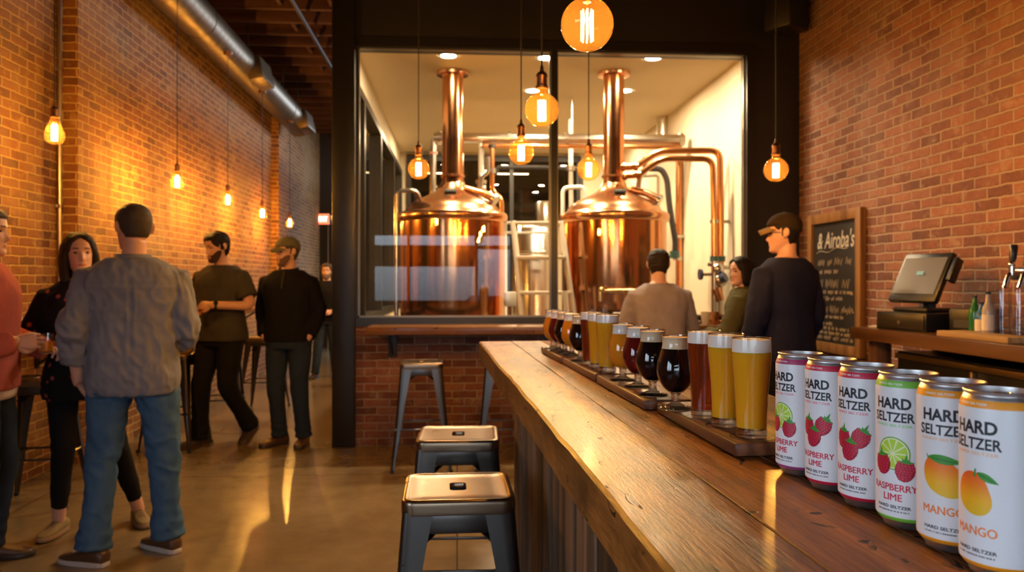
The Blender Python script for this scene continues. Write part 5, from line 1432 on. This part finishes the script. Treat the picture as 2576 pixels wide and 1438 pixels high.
    if C.get('beard'):
        obj('beard', shell(Hm, m_beard, .006 if C['beard'] is True else C['beard'], wom, .003, seed, .006), M[C.get('beardcol', C.get('haircol', 'hair_dark'))], t, smooth=180)
    if C.get('cap'):
        cm, bmn_ = C['cap']
        def mc(p, a):
            sa = math.sin(a); line = .045 if sa > 0 else .045 - .045 * min(1, -sa * 1.2); return soft(p.z - line, .008)
        cb_ = shell(Hm, mc, .015, wom, .001, 3); cp = obj('cap', cb_, M[cm], t, smooth=180)
        b = bmn(); rings = []
        for k in range(9):
            u = k / 8; yy = .076 + .074 * u; hw = .066 * math.sqrt(max(.02, 1 - u ** 2.4)) + .006
            top = [Hm @ Vector((hw * (j / 8 - 1), yy - .035 * abs(j / 8 - 1) ** 2 * (1 - u * .6), .052 - .028 * (j / 8 - 1) ** 2 - .024 * u)) for j in range(17)]
            bot = [Hm @ (Hi @ q + Vector((0, 0, -.004))) for q in reversed(top)]
            rings.append(top + bot)
        loft(b, rings); obj('brim', b, M[bmn_], cp, smooth=60)
        b = bmn(); sphere(b, Hm @ Vector((0, -.012, .140)), .006, 8, 6); obj('button', b, M[cm], cp)
    if C.get('glasses'):
        b = bmn()
        for sx in (-1, 1):
            tube(b, [Hm @ Vector((sx * .033 + .022 * math.cos(a), .094, .002 + .017 * math.sin(a))) for a in [2 * PI * k / 16 for k in range(17)]], .0016, 6)
            tube(b, [Hm @ Vector((sx * .055, .093, .006)), Hm @ Vector((sx * .076, .05, .008)), Hm @ Vector((sx * .079, -.01, .002))], .0016, 6)
        tube(b, [Hm @ Vector((-.012, .097, .006)), Hm @ Vector((.012, .097, .006))], .0016, 6)
        gl = obj('glasses', b, M['iron'], t)
        if C['glasses'] == 'dark':
            b = bmn()
            for sx in (-1, 1): sphere(b, Hm @ Vector((sx * .033, .094, .002)), (.021, .003, .016), 14, 8, rot=Hm.to_3x3().normalized())
            obj('lens', b, M['rubber'], gl)
    # ---- trousers
    pm = M[C['trousers']]; lr = C.get('leg', 1.0)
    b = bmn()
    torso(b, .82, C.get('waist', .985), .012)
    for q in 'LR':
        h, k, a = HIP[q], J[q + 'kn'], J[q + 'an']
        e = a + (k - a).normalized() * C.get('hem', -.01)
        up = h + Vector((0, 0, .03))
        pts = [up, h * .55 + k * .45, k, k * .55 + a * .45, e]
        tube(b, bend(pts, .06, 3), [x * lr for x in ([.098] + [.094, .092, .089, .086] + [.074, .073, .072, .071] + [.066, .065, .064, .063] + [C.get('cuff', .062)])], 20)
    if P.get('sit'):
        sphere(b, (0, .02, .87 + dz), (.175 * wd, .14, .09))
    b = remeshed(b, 'trousers', vox, 3)
    zz = [(HIP[q] + Vector((0, 0, -.06)), .16, 1.0) for q in 'LR'] + [(J[q + 'kn'], .13, 1.2) for q in 'LR']
    folds(b, C.get('pfold', .005), seed + 5, (9, 9, 8), zz, (.08, .34, .0035) if lr > .85 and not P.get('sit') else None)
    b.normal_update(); hz = C.get('hemz', .86) + .012
    mv = [(v, v.normal * -.020 * min(1, (v.co.z - dz - hz) / .03)) for v in b.verts if v.co.z - dz > hz and not P.get('sit')]
    for v, d_ in mv: v.co += d_
    tro = obj('trousers', b, pm, t, smooth=180)
    if C.get('pocket'):
        for sx in (-1, 1):
            pz = .90 + dz; rx, ry, cy = tr(.88); c = Vector((sx * .085, cy - ry - .021, pz))
            b = bmn(); prism(b, [(-.06, .065), (.06, .065), (.062, -.04), (0, -.07), (-.062, -.04)], -.002, .002, bev=.001)
            for v in b.verts: v.co = Matrix.Rotation(R(90), 3, 'X') @ v.co + c + Vector((0, -.004 + .6 * abs(v.co.x) ** 1.5 * 1, 0))
            obj('back_pocket', b, pm, tro)
    # ---- top
    b = bmn(); tk = C.get('ease', .016)
    torso(b, C.get('hemz', .86), 1.482, tk, C.get('flare', .006))
    for q in 'LR':
        sh, el, wr = SH[q], J[q + 'el'], J[q + 'wr']; sl = C.get('sleeve', 1.0); sr = C.get('sleeve_r', 1.0) * (.9 if wom else 1)
        inn = Vector(((.085 if q == 'R' else -.085), -.008, 1.395)) + off(1.395); sh = sh + Vector((0, 0, -.014))
        if sl <= .5:
            pts = [inn, sh, sh + (el - sh) * sl * 2 * .98]; rad = [.062, .072 * sr, .070 * sr]
            tube(b, pts, rad, 18)
        else:
            end = el + (wr - el) * (sl - .5) * 2
            pts = bend([sh, el, end], .06, 5); m = len(pts)
            rad = [(.070 - .014 * k / (m - 1)) * sr for k in range(m)]
            tube(b, [inn] + pts, [.062] + rad, 18)
            if C.get('rolled'):
                dn_ = (end - el).normalized(); tube(b, [end - dn_ * .05, end + dn_ * .004], [.064 * sr, .062 * sr], 18)
        sphere(b, sh + Vector((0, 0, -.020)), .064 * (.9 if wom else 1))
    b = remeshed(b, 'top', vox, 3)
    zz = [(J[q + 'el'], .14, 1.5) for q in 'LR'] + [(SH[q] + Vector((0, 0, -.08)), .13, .8) for q in 'LR'] + [(Vector((0, 0, 1.0)) + off(1.0), .22, .9)]
    folds(b, C.get('fold', .006), seed, C.get('ffreq', (8, 8, 6)), zz)
    if C.get('pleat'):      # centre pleat and yoke seam of a button shirt
        for v in b.verts:
            x, y, z = v.co
            if y < -.02 and abs(x) < .05 and z < 1.345: v.co.y -= min(1, (1.345 - z) / .03) * max(0, 1 - (1.345 - z) / .5) * (.0055 * math.exp(-((abs(x) - .016) / .007) ** 2) - .003 * math.exp(-(x / .009) ** 2))
            if y < 0 and 1.338 < z < 1.352 and abs(x) < .2: v.co.y -= .003
    top = obj(C.get('topname', 'shirt'), b, M[C['top']], t, smooth=180)
    if C.get('collar'):
        b = bmn(); rr_ = .066 if not wom else .058
        cc = nk + Vector((0, .006, 0))
        rings = [[cc + Vector(((rr_ + dr) * math.cos(a), (rr_ + dr) * math.sin(a), z_ - .016 * max(0, math.sin(a)))) for a in [2 * PI * k / 28 for k in range(28)]] for dr, z_ in ((.012, -.018), (.010, .02), (.011, .036), (.016, .036), (.022, .012), (.028, -.012), (.018, -.02))]
        loft(b, rings, cap=False); obj('collar', b, M[C['top']], top, smooth=180)
    if C.get('under'):
        b = bmn(); torso(b, C['hemz'] - .045, C['hemz'] + .06, tk * .6, .004, 6); obj('undershirt', b, M[C['under']], t, smooth=180)
    if C.get('zip'):
        b = bmn(); rx, ry, cy = tr(1.36)
        tube(b, [Vector((0, tr(z)[2] + tr(z)[1] + tk + .004, z)) + off(z) for z in (1.47, 1.42, 1.37, 1.33)], .004, 6); obj('zip', b, M['leather_dark'], top)
    # ---- shoes
    for q in 'LR':
        a = J[q + 'an']; shoe(t, a, P.get(q + 'toe', 0), P.get(q + 'pitch', 0), M[C['shoes']], M[C['soles']], C.get('boot', 0), .92 if wom else 1.0, 'boot' if C.get('boot') else 'shoe')
    if C.get('watch'):
        q = C['watch']; w0 = J[q + 'el'] * .10 + J[q + 'wr'] * .90; dr = (J[q + 'wr'] - J[q + 'el']).normalized()
        b = bmn(); tube(b, [w0 - dr * .010, w0 + dr * .010], .036, 20); wt = obj('wristwatch' if not wom else 'bracelet', b, M['rubber'], t)
        if not wom:
            up = Vector((0, .8, .35)); up = (up - dr * up.dot(dr)).normalized()
            b = bmn(); tube(b, [w0 + up * .032, w0 + up * .043], .017, 18); obj('watch_face', b, M['iron'], wt)
    if C.get('ring'):
        pass
    t['_j'] = ''
    del t['_j']
    Wm = Matrix.Translation(Vector(loc)) @ Matrix.Rotation(R(rotz), 4, 'Z') @ Matrix.Scale(s, 4)
    return t, Wm, J, HIP

M['chambray'] = fabric('grey_chambray', (.185, .185, .215), (.24, .24, .27), 260)
M['denim'] = fabric('blue_denim', (.045, .105, .20), (.10, .17, .27), 300)
M['denim_dark'] = fabric('dark_denim', (.018, .026, .045), (.03, .045, .07), 300)
M['black_cloth'] = fabric('black_cloth', (.012, .011, .012), None, 200)
M['floral'] = fabric('black_floral', (.012, .010, .012), None, 200, spots=(.30, .07, .06))
M['salmon'] = fabric('salmon_flannel', (.42, .10, .075), (.28, .06, .05), 60)
M['cream_cloth'] = fabric('cream_jersey', (.55, .42, .34), None, 200)
M['charcoal_tee'] = fabric('charcoal_jersey', (.062, .054, .048), None, 250)
M['black_knit'] = fabric('black_knit', (.010, .009, .010), None, 160)
M['olive'] = fabric('olive_cotton', (.085, .078, .036), None, 180)
M['olive_cap'] = fabric('olive_cap', (.15, .14, .095), None, 220)
M['grey_knit'] = fabric('grey_sweatshirt', (.25, .21, .225), (.30, .26, .27), 200)
M['navy_knit'] = fabric('navy_sweatshirt', (.013, .014, .034), (.021, .023, .046), 200)
M['cap_dark'] = fabric('dark_cap', (.030, .018, .010), None, 200); M['cap_brim'] = fabric('tan_brim', (.22, .13, .05), None, 200)
M['leather_brown'] = plain('brown_leather', (.085, .040, .020), .45); M['leather_dark'] = plain('dark_leather', (.035, .020, .013), .5); M['sole_white'] = plain('white_sole', (.55, .48, .42), .7); M['sole_tan'] = plain('tan_sole', (.28, .17, .09), .7); M['suede'] = plain('tan_suede', (.22, .15, .06), .8)

# man in the grey shirt, seen from behind
fp = at(336, 1404, z=0)
person('man in a grey button shirt and blue jeans seen from behind, hand in pocket', (fp.x, fp.y, 0), 17, .985,
       dict(yaw=24, pitch=-2, Lel=(-.258, -.05, 1.13), Lwr=(-.240, .02, .885), Rel=(.235, -.03, 1.105), Rwr=(.17, .20, 1.05), Lkn=(-.135, .02, .50), Lan=(-.175, -.03, .085), Rkn=(.135, .03, .50), Ran=(.150, .06, .085), Ltoe=52, Rtoe=38, Lhand=((.55, .02, -.85), (-1, .2, 0), .35), Rhand=((-.6, .8, .1), (.2, .3, .9), .6)),
       dict(top='chambray', trousers='denim', shoes='leather_brown', soles='sole_white', hair='buzz', haircol='hair_grey', collar=True, pleat=True, rolled=True, sleeve=.79, sleeve_r=1.02, hemz=.825, flare=.0, ease=.020, wide=1.11, belly=.02, fold=.015, vox=.0075, seed=2, leg=1.0, cuff=.080, pfold=.014, hem=.0, ffreq=(13, 13, 8)))
# woman in floral top
fp = at(192, 1350, z=0)
person('woman with long dark hair in a black floral top, facing the grey shirted man', (fp.x, fp.y + .05, 0), 200, .915,
       dict(yaw=14, pitch=3, tilt=3, Rel=(.275, -.02, 1.13), Rwr=(.03, .20, 1.10), Lel=(-.25, -.02, 1.12), Lwr=(-.06, .23, 1.06), Rhand=((-.9, .25, .15), (.1, .6, .7), .7), Lhand=((.9, .3, .1), (.1, .6, .7), .8), Lkn=(-.19, .0, .50), Rkn=(.09, .01, .50), Lan=(-.30, -.10, .085), Ran=(.12, -.05, .085), Ltoe=15, Rtoe=-25),
       dict(top='floral', topname='blouse', trousers='black_cloth', shoes='suede', soles='sole_tan', hair='long', haircol='hair_dark', sleeve=.80, sleeve_r=1.15, hemz=.80, flare=.02, ease=.022, woman=True, watch='R', leg=.83, cuff=.046, hem=.07, vox=.009, seed=4, fold=.008))
# person at the photo edge
fp = at(-42, 1428, z=0)
tP, Wm, J, _h = person('person in a salmon shirt and jeans, cut off by the photo edge', (fp.x, fp.y, 0), -78, .97,
       dict(yaw=-3, pitch=-2, Rel=(.25, .02, 1.07), Rwr=(.15, .18, 1.105), Lel=(-.27, .0, 1.12), Lwr=(-.10, .24, 1.05), Rhand=((-.35, 1, .05), (1, .3, .25), [.75, .8, .85, .9], .8), Lhand=((.6, .8, 0), (0, .4, 1), .7), Rkn=(.11, .03, .50), Ran=(.10, -.08, .085), Lkn=(-.10, .05, .50), Lan=(-.12, -.01, .085), Rtoe=-12, Ltoe=5),
       dict(top='salmon', trousers='denim_dark', shoes='leather_brown', soles='leather_dark', boot=.09, hair='short', haircol='hair_grey', sleeve=.97, hemz=.87, ease=.02, under='cream_cloth', wide=1.05, seed=6, vox=.009, leg=1.0))
gp = Wm @ (J['Rwr'] + Vector((-.075, .115, -.012)))
t = thing('tasting_glass', 'small amber tasting glass held by the person in salmon', 'glass', tuple(gp - Vector((0, 0, .045))))
b = bmn(); lathe(b, [(0, 0), (.022, 0), (.024, .004), (.029, .09), (.0278, .09), (.0225, .008), (0, .007)], 24); obj('bowl', b, M['glass'], t, smooth=60)
b = bmn(); lathe(b, [(0, .0075), (.0222, .0085), (.0255, .05), (0, .05)], 24); obj('beer', b, BEER['amber'], t)
# man in the charcoal tee
fp = at(556, 1122, z=0)
tP, Wm, J, _h = person('bearded man in a charcoal tee walking with a glass in his hand', (fp.x, fp.y, 0), 158, 1.0,
       dict(yaw=-22, pitch=-13, Rel=(.28, -.05, 1.12), Rwr=(.27, .05, .88), Lel=(-.305, .02, 1.155), Lwr=(-.10, .245, 1.165), Rhand=((0, .2, -1), (1, .2, 0), .5), Lhand=((.95, .22, -.03), (.15, .75, .6), [.7, .75, .8, .85], .8), Rkn=(.125, .09, .50), Ran=(.16, .06, .085), Lkn=(-.10, .06, .51), Lan=(-.13, -.20, .15), Lpitch=28, Rtoe=-28, Ltoe=4),
       dict(top='charcoal_tee', topname='tee_shirt', trousers='black_cloth', shoes='leather_dark', soles='leather_brown', hair='short', haircol='hair_black', beard=.0035, beardcol='beard_dark', sleeve=.36, sleeve_r=1.12, hemz=.87, ease=.02, flare=.012, wide=1.06, belly=.015, watch='L', seed=8, vox=.009, leg=1.06, cuff=.074, fold=.008))
gp = Wm @ (J['Lwr'] + Vector((.095, .035, -.03)))
t = thing('half_pint_glass', 'nearly empty beer glass in the hand of the man in the tee', 'glass', tuple(gp - Vector((0, 0, .055))))
b = bmn(); lathe(b, [(0, 0), (.026, 0), (.028, .004), (.037, .13), (.0355, .13), (.0265, .008), (0, .007)], 24); obj('bowl', b, M['glass'], t, smooth=60)
b = bmn(); lathe(b, [(0, .0075), (.0262, .0085), (.028, .035), (0, .035)], 24); obj('beer', b, BEER['amber'], t)
# capped man, hands in pockets
fp = at(726, 1119, z=0)
person('man in an olive cap and black sweater, both hands in his jeans pockets', (fp.x, fp.y, 0), 170, .975,
       dict(yaw=-42, pitch=-4, Rel=(.245, -.06, 1.12), Rwr=(.188, .045, .915), Lel=(-.245, -.06, 1.12), Lwr=(-.188, .045, .915), Rhand=((-.62, .0, -.8), (1, .4, 0), .3), Lhand=((.62, .0, -.8), (-1, .4, 0), .3), Rkn=(.10, .03, .50), Ran=(.085, -.02, .085), Lkn=(-.10, .02, .50), Lan=(-.125, -.02, .085), Rtoe=-35, Ltoe=6),
       dict(top='black_knit', topname='sweater', trousers='denim_dark', shoes='leather_brown', soles='leather_dark', hair='capped', haircol='hair_grey', beard=.0028, beardcol='stubble', cap=('olive_cap', 'olive_cap'), glasses=True, collar=True, zip=True, sleeve=.95, sleeve_r=1.1, hemz=.885, ease=.022, wide=1.06, seed=10, vox=.009, leg=1.02, cuff=.068))
# bearded man at the far end
fp = at(806, 948, z=0)
person('man with a greying beard in a dark jacket, half hidden by the black post', (fp.x + .09, fp.y, 0), 176, .915,
       dict(yaw=2, pitch=2, Rel=(.28, -.03, 1.12), Rwr=(.24, .10, .90), Lel=(-.27, .02, 1.10), Lwr=(-.12, .22, 1.02), Rhand=((0, .3, -1), (1, .2, 0), .5), Lhand=((.9, .3, 0), (0, .6, .7), .8), Rkn=(.11, .10, .51), Ran=(.14, .16, .085), Lan=(-.12, -.06, .085), Rtoe=-8, Ltoe=10),
       dict(top='black_cloth', topname='jacket', trousers='denim_dark', shoes='leather_dark', soles='leather_dark', hair='short', haircol='hair_grey', beard=.010, beardcol='beard_grey', collar=True, sleeve=.95, sleeve_r=1.1, hemz=.86, ease=.022, seed=12, vox=.012, bvox=.008))
# seated man in grey, from behind
q = at(1664, 700, d=5.62)
person('man in a pale grey sweatshirt seen from behind, seated at the window ledge', (q.x, q.y, 0), -3, .925,
       dict(sit=True, dz=-.040, lean=(0, .10), yaw=-10, pitch=-14, Lel=(-.275, .17, 1.03), Lwr=(-.17, .40, 1.125), Rel=(.275, .17, 1.05), Rwr=(.19, .40, 1.125), Lhand=((.5, .8, .0), (0, 0, 1), .4), Rhand=((-.5, .8, .0), (0, 0, 1), .4), Lkn=(-.15, .40, .80), Rkn=(.15, .40, .80), Lan=(-.13, .24, .395), Ran=(.13, .24, .395)),
       dict(top='grey_knit', topname='sweatshirt', trousers='denim_dark', shoes='leather_dark', soles='sole_tan', hair='short', haircol='hair_dark', sleeve=.97, sleeve_r=1.12, hemz=.85, ease=.024, wide=1.05, belly=.02, seed=14, vox=.009, fold=.008, leg=.95))
dup(st0, (q.x, q.y, 0), R(4), 'metal stool under the seated man in grey')
# woman in olive
q = at(1882, 700, d=5.75)
person('woman with dark hair in an olive jacket seated at the window ledge, looking left', (q.x, q.y, 0), 56, .872,
       dict(sit=True, dz=.0, lean=(0, .05), yaw=50, pitch=-3, Lel=(-.26, .12, 1.07), Lwr=(-.10, .32, 1.10), Rel=(.27, .10, 1.06), Rwr=(.12, .32, 1.09), Lhand=((.5, .8, .0), (0, 0, 1), .5), Rhand=((-.5, .8, .0), (0, 0, 1), .5), Lkn=(-.13, .40, .86), Rkn=(.13, .40, .86), Lan=(-.12, .24, .43), Ran=(.12, .24, .43)),
       dict(top='olive', topname='jacket', trousers='black_cloth', shoes='leather_dark', soles='leather_dark', hair='bob', haircol='hair_black', collar=True, sleeve=.97, sleeve_r=1.3, hemz=.86, ease=.034, woman=True, seed=16, vox=.009, fold=.009, leg=.9))
dup(st0, (q.x, q.y, 0), R(56), 'metal stool under the woman in olive')
# man in navy, from behind
q = at(1976, 700, d=4.86)
person('man in a navy sweatshirt and dark cap seen from behind, looking left', (q.x, q.y, 0), 22, 1.01,
       dict(yaw=44, pitch=-3, Lel=(-.242, -.01, 1.115), Lwr=(-.235, .10, .88), Rel=(.226, -.02, 1.115), Rwr=(.225, .09, .88), Lhand=((.1, .3, -1), (-1, .2, 0), .45), Rhand=((-.1, .3, -1), (1, .2, 0), .45), Ltoe=10, Rtoe=-10),
       dict(top='navy_knit', topname='sweatshirt', trousers='black_cloth', shoes='leather_dark', soles='leather_dark', hair='capped', haircol='hair_black', cap=('cap_dark', 'cap_brim'), glasses='dark', sleeve=.96, sleeve_r=1.04, hemz=.84, flare=.0, ease=.020, wide=.98, seed=18, vox=.009, fold=.007, leg=1.05))
# ================================================================== pendant lamps
M['cord'] = plain('dark_cord', (.02, .014, .010), .6)
M['socket'] = metal('aged_bronze', (.22, .11, .06), .38)
M['amber'] = thin_glass('amber_bulb_glass', (1.0, .74, .40), 1.0, .02, .007, (1, .45, .10))
M['filament'] = emis('glowing_filament', (1.0, .60, .18), 2200)
M['filament2'] = emis('glowing_filament_hall', (1.0, .60, .17), 3400)
M['stem'] = thin_glass('clear_stem_glass', (1, .9, .75), 1.0)
def pendant(kind, label, p, ztop, group, rr=.0625):
    """p: centre of the bulb."""
    t = thing('pendant_lamp', label, 'pendant lamp', tuple(p), rnd.random() * 3, group)
    b = bmn()
    if kind == 'globe':
        prof = [(0, -rr)] + [(rr * math.sin(R(a)), -rr * math.cos(R(a))) for a in range(8, 158, 7)] + [(.022, rr * .96), (.0185, rr * 1.12), (.0175, rr * 1.34)]
        zs, ft, fb, fr, nf = rr * 1.28, rr * .52, -rr * .62, .0135, 8
    else:
        prof = [(0, -.056), (.018, -.054), (.033, -.046), (.043, -.032), (.046, -.016), (.0445, 0), (.039, .018), (.031, .038), (.024, .056), (.0185, .072), (.017, .085)]
        prof = [(a * 1.18, c * 1.18) for a, c in prof]; zs, ft, fb, fr, nf = .096, .041, -.042, .0145, 8
    lathe(b, prof, 32); bulb = obj('bulb', b, M['amber'], t, smooth=180)
    b = bmn()
    for k in range(nf):
        a0 = 2 * PI * k / nf; a1 = a0 + PI / nf
        for (r0, z0), (r1, z1) in (((fr, ft), (fr, fb)),):
            tube(b, [(r0 * math.cos(a0), r0 * math.sin(a0), z0), (r1 * math.cos(a0), r1 * math.sin(a0), z1)], .0013 if kind == 'globe' else .0015, 4, True)
    obj('filament', b, M['filament'] if kind == 'globe' else M['filament2'], bulb, smooth=0)
    b = bmn(); lathe(b, [(0, ft - .012), (.004, ft - .006), (.005, ft + .012), (.012, zs - .004)], 12); obj('stem', b, M['stem'], bulb)
    b = bmn(); lathe(b, [(.0, zs - .004), (.021, zs - .004), (.0235, zs + .0), (.0235, zs + .006), (.0195, zs + .010), (.0195, zs + .036), (.0215, zs + .040), (.0215, zs + .046), (.015, zs + .056), (.008, zs + .060), (.006, zs + .078), (.0035, zs + .084), (0, zs + .084)], 24)
    obj('socket', b, M['socket'], t)
    b = bmn(); tube(b, [(0, 0, zs + .08), (0, 0, ztop - p[2])], .0032, 8); obj('cord', b, M['cord'], t)
    b = bmn(); lathe(b, [(0, ztop - p[2] - .03), (.04, ztop - p[2] - .028), (.05, ztop - p[2] - .001), (0, ztop - p[2] - .001)], 20); obj('ceiling_rose', b, M['socket'], t)
    return t
GL = [(1477, 62, 1.83, 'big round amber bulb, lowest and nearest, cut by the top of the photo'), (1363, 276, 2.83, 'round amber bulb hanging just left of the window mullion top'),
      (1311, 383, 3.8, 'round amber bulb hanging lower, left of the mullion, second left of the biggest'), (1481, 425, 4.2, 'round amber bulb in front of the second kettle stack'),
      (1053, 424, 4.5, 'round amber bulb in front of the first kettle, nearest the hall'), (1952, 427, 4.06, 'round amber bulb in front of the black wall beside the brick corner')]
for px, py, d, lab in GL:
    pendant('globe', lab, at(px, py, d=d), HC, 'round bulbs over the bar')
def under_duct(q):
    c = da + (db - da) * ((q.y - da.y) / (db.y - da.y)); dx = q.x - c.x
    return c.z - math.sqrt(max(.0, .185 ** 2 - dx * dx)) - .002
for px, py, d, lab in [(137, 335, 3.86, 'pear-shaped bulb nearest the viewer, by the brick step and the conduit'), (446, 458, 5.55, 'pear-shaped bulb second nearest, above the grey shirted back'), (573, 503, 6.78, 'pear-shaped bulb third along the hall, above the man in the grey tee'), (660, 537, 7.98, 'pear-shaped bulb fourth along the hall'), (729, 561, 9.28, 'pear-shaped bulb farthest along the hall, above the capped man')]:
    pendant('pear', lab, at(px, py, x=-2.36), under_duct(at(px, py, x=-2.36)), 'pear bulbs along the hall')

# ================================================================== daylight, world, camera
w = bpy.data.worlds.new('dusk_sky'); S.world = w; w.use_nodes = True
bg = w.node_tree.nodes['Background']; wn_ = w.node_tree
tc = wn_.nodes.new('ShaderNodeTexCoord'); sx = wn_.nodes.new('ShaderNodeSeparateXYZ'); cr = wn_.nodes.new('ShaderNodeValToRGB')      # bright evening sky over a dim street
wn_.links.new(tc.outputs['Generated'], sx.inputs[0]); mr = wn_.nodes.new('ShaderNodeMapRange'); wn_.links.new(sx.outputs['Z'], mr.inputs['Value'])
mr.inputs['From Min'].default_value = -.25; mr.inputs['From Max'].default_value = .25
wn_.links.new(mr.outputs[0], cr.inputs['Fac'])
e = cr.color_ramp.elements; e[0].position = .36; e[0].color = (.04, .044, .05, 1); e[1].position = .62; e[1].color = (.68, .81, 1.0, 1)
wn_.links.new(cr.outputs[0], bg.inputs['Color']); bg.inputs['Strength'].default_value = 9.5
for i, (a, b_) in enumerate(WINS):
    l = bpy.data.lights.new('window_daylight', 'AREA'); l.shape = 'RECTANGLE'; l.size = b_ - a; l.size_y = WZ1 - WZ0
    l.cycles.is_portal = True
    o = bpy.data.objects.new('window_daylight', l); COL.objects.link(o)
    o.location = ((a + b_) / 2, YFRONT - .27, (WZ0 + WZ1) / 2); o.rotation_euler = (R(90), 0, PI)
l = bpy.data.lights.new('window_daylight', 'AREA'); l.shape = 'RECTANGLE'; l.size = LW[1] - LW[0]; l.size_y = LW[3] - LW[2]; l.cycles.is_portal = True
o = bpy.data.objects.new('window_daylight', l); COL.objects.link(o)
o.location = (XL - .36, (LW[0] + LW[1]) / 2, (LW[2] + LW[3]) / 2); o.rotation_euler = (R(90), 0, R(-90))
cam = bpy.data.cameras.new('camera'); co = bpy.data.objects.new('camera', cam); COL.objects.link(co)
co.location = (0, 0, CAM_H); co.rotation_euler = (R(90), 0, -YAW)
cam.sensor_width = 36; cam.lens = FPX / 2576 * 36; cam.shift_y = -11 / 2576
cam.clip_start = .05; cam.clip_end = 60
cam.dof.use_dof = True; cam.dof.focus_distance = 1.12; cam.dof.aperture_fstop = cam.lens / 3.6
S.camera = co
vs = S.view_settings
vs.view_transform = 'Standard'; vs.look = 'None'; vs.gamma = 1; vs.use_curve_mapping = False
vs.exposure = 0.0
cy = S.cycles
cy.max_bounces = 8; cy.diffuse_bounces = 3; cy.glossy_bounces = 4; cy.transmission_bounces = 6; cy.transparent_max_bounces = 22
cy.caustics_reflective = False; cy.caustics_refractive = False
cy.sample_clamp_indirect = 4; cy.sample_clamp_direct = 0; cy.blur_glossy = .5
cy.use_denoising = True; cy.use_adaptive_sampling = True; cy.adaptive_threshold = .045
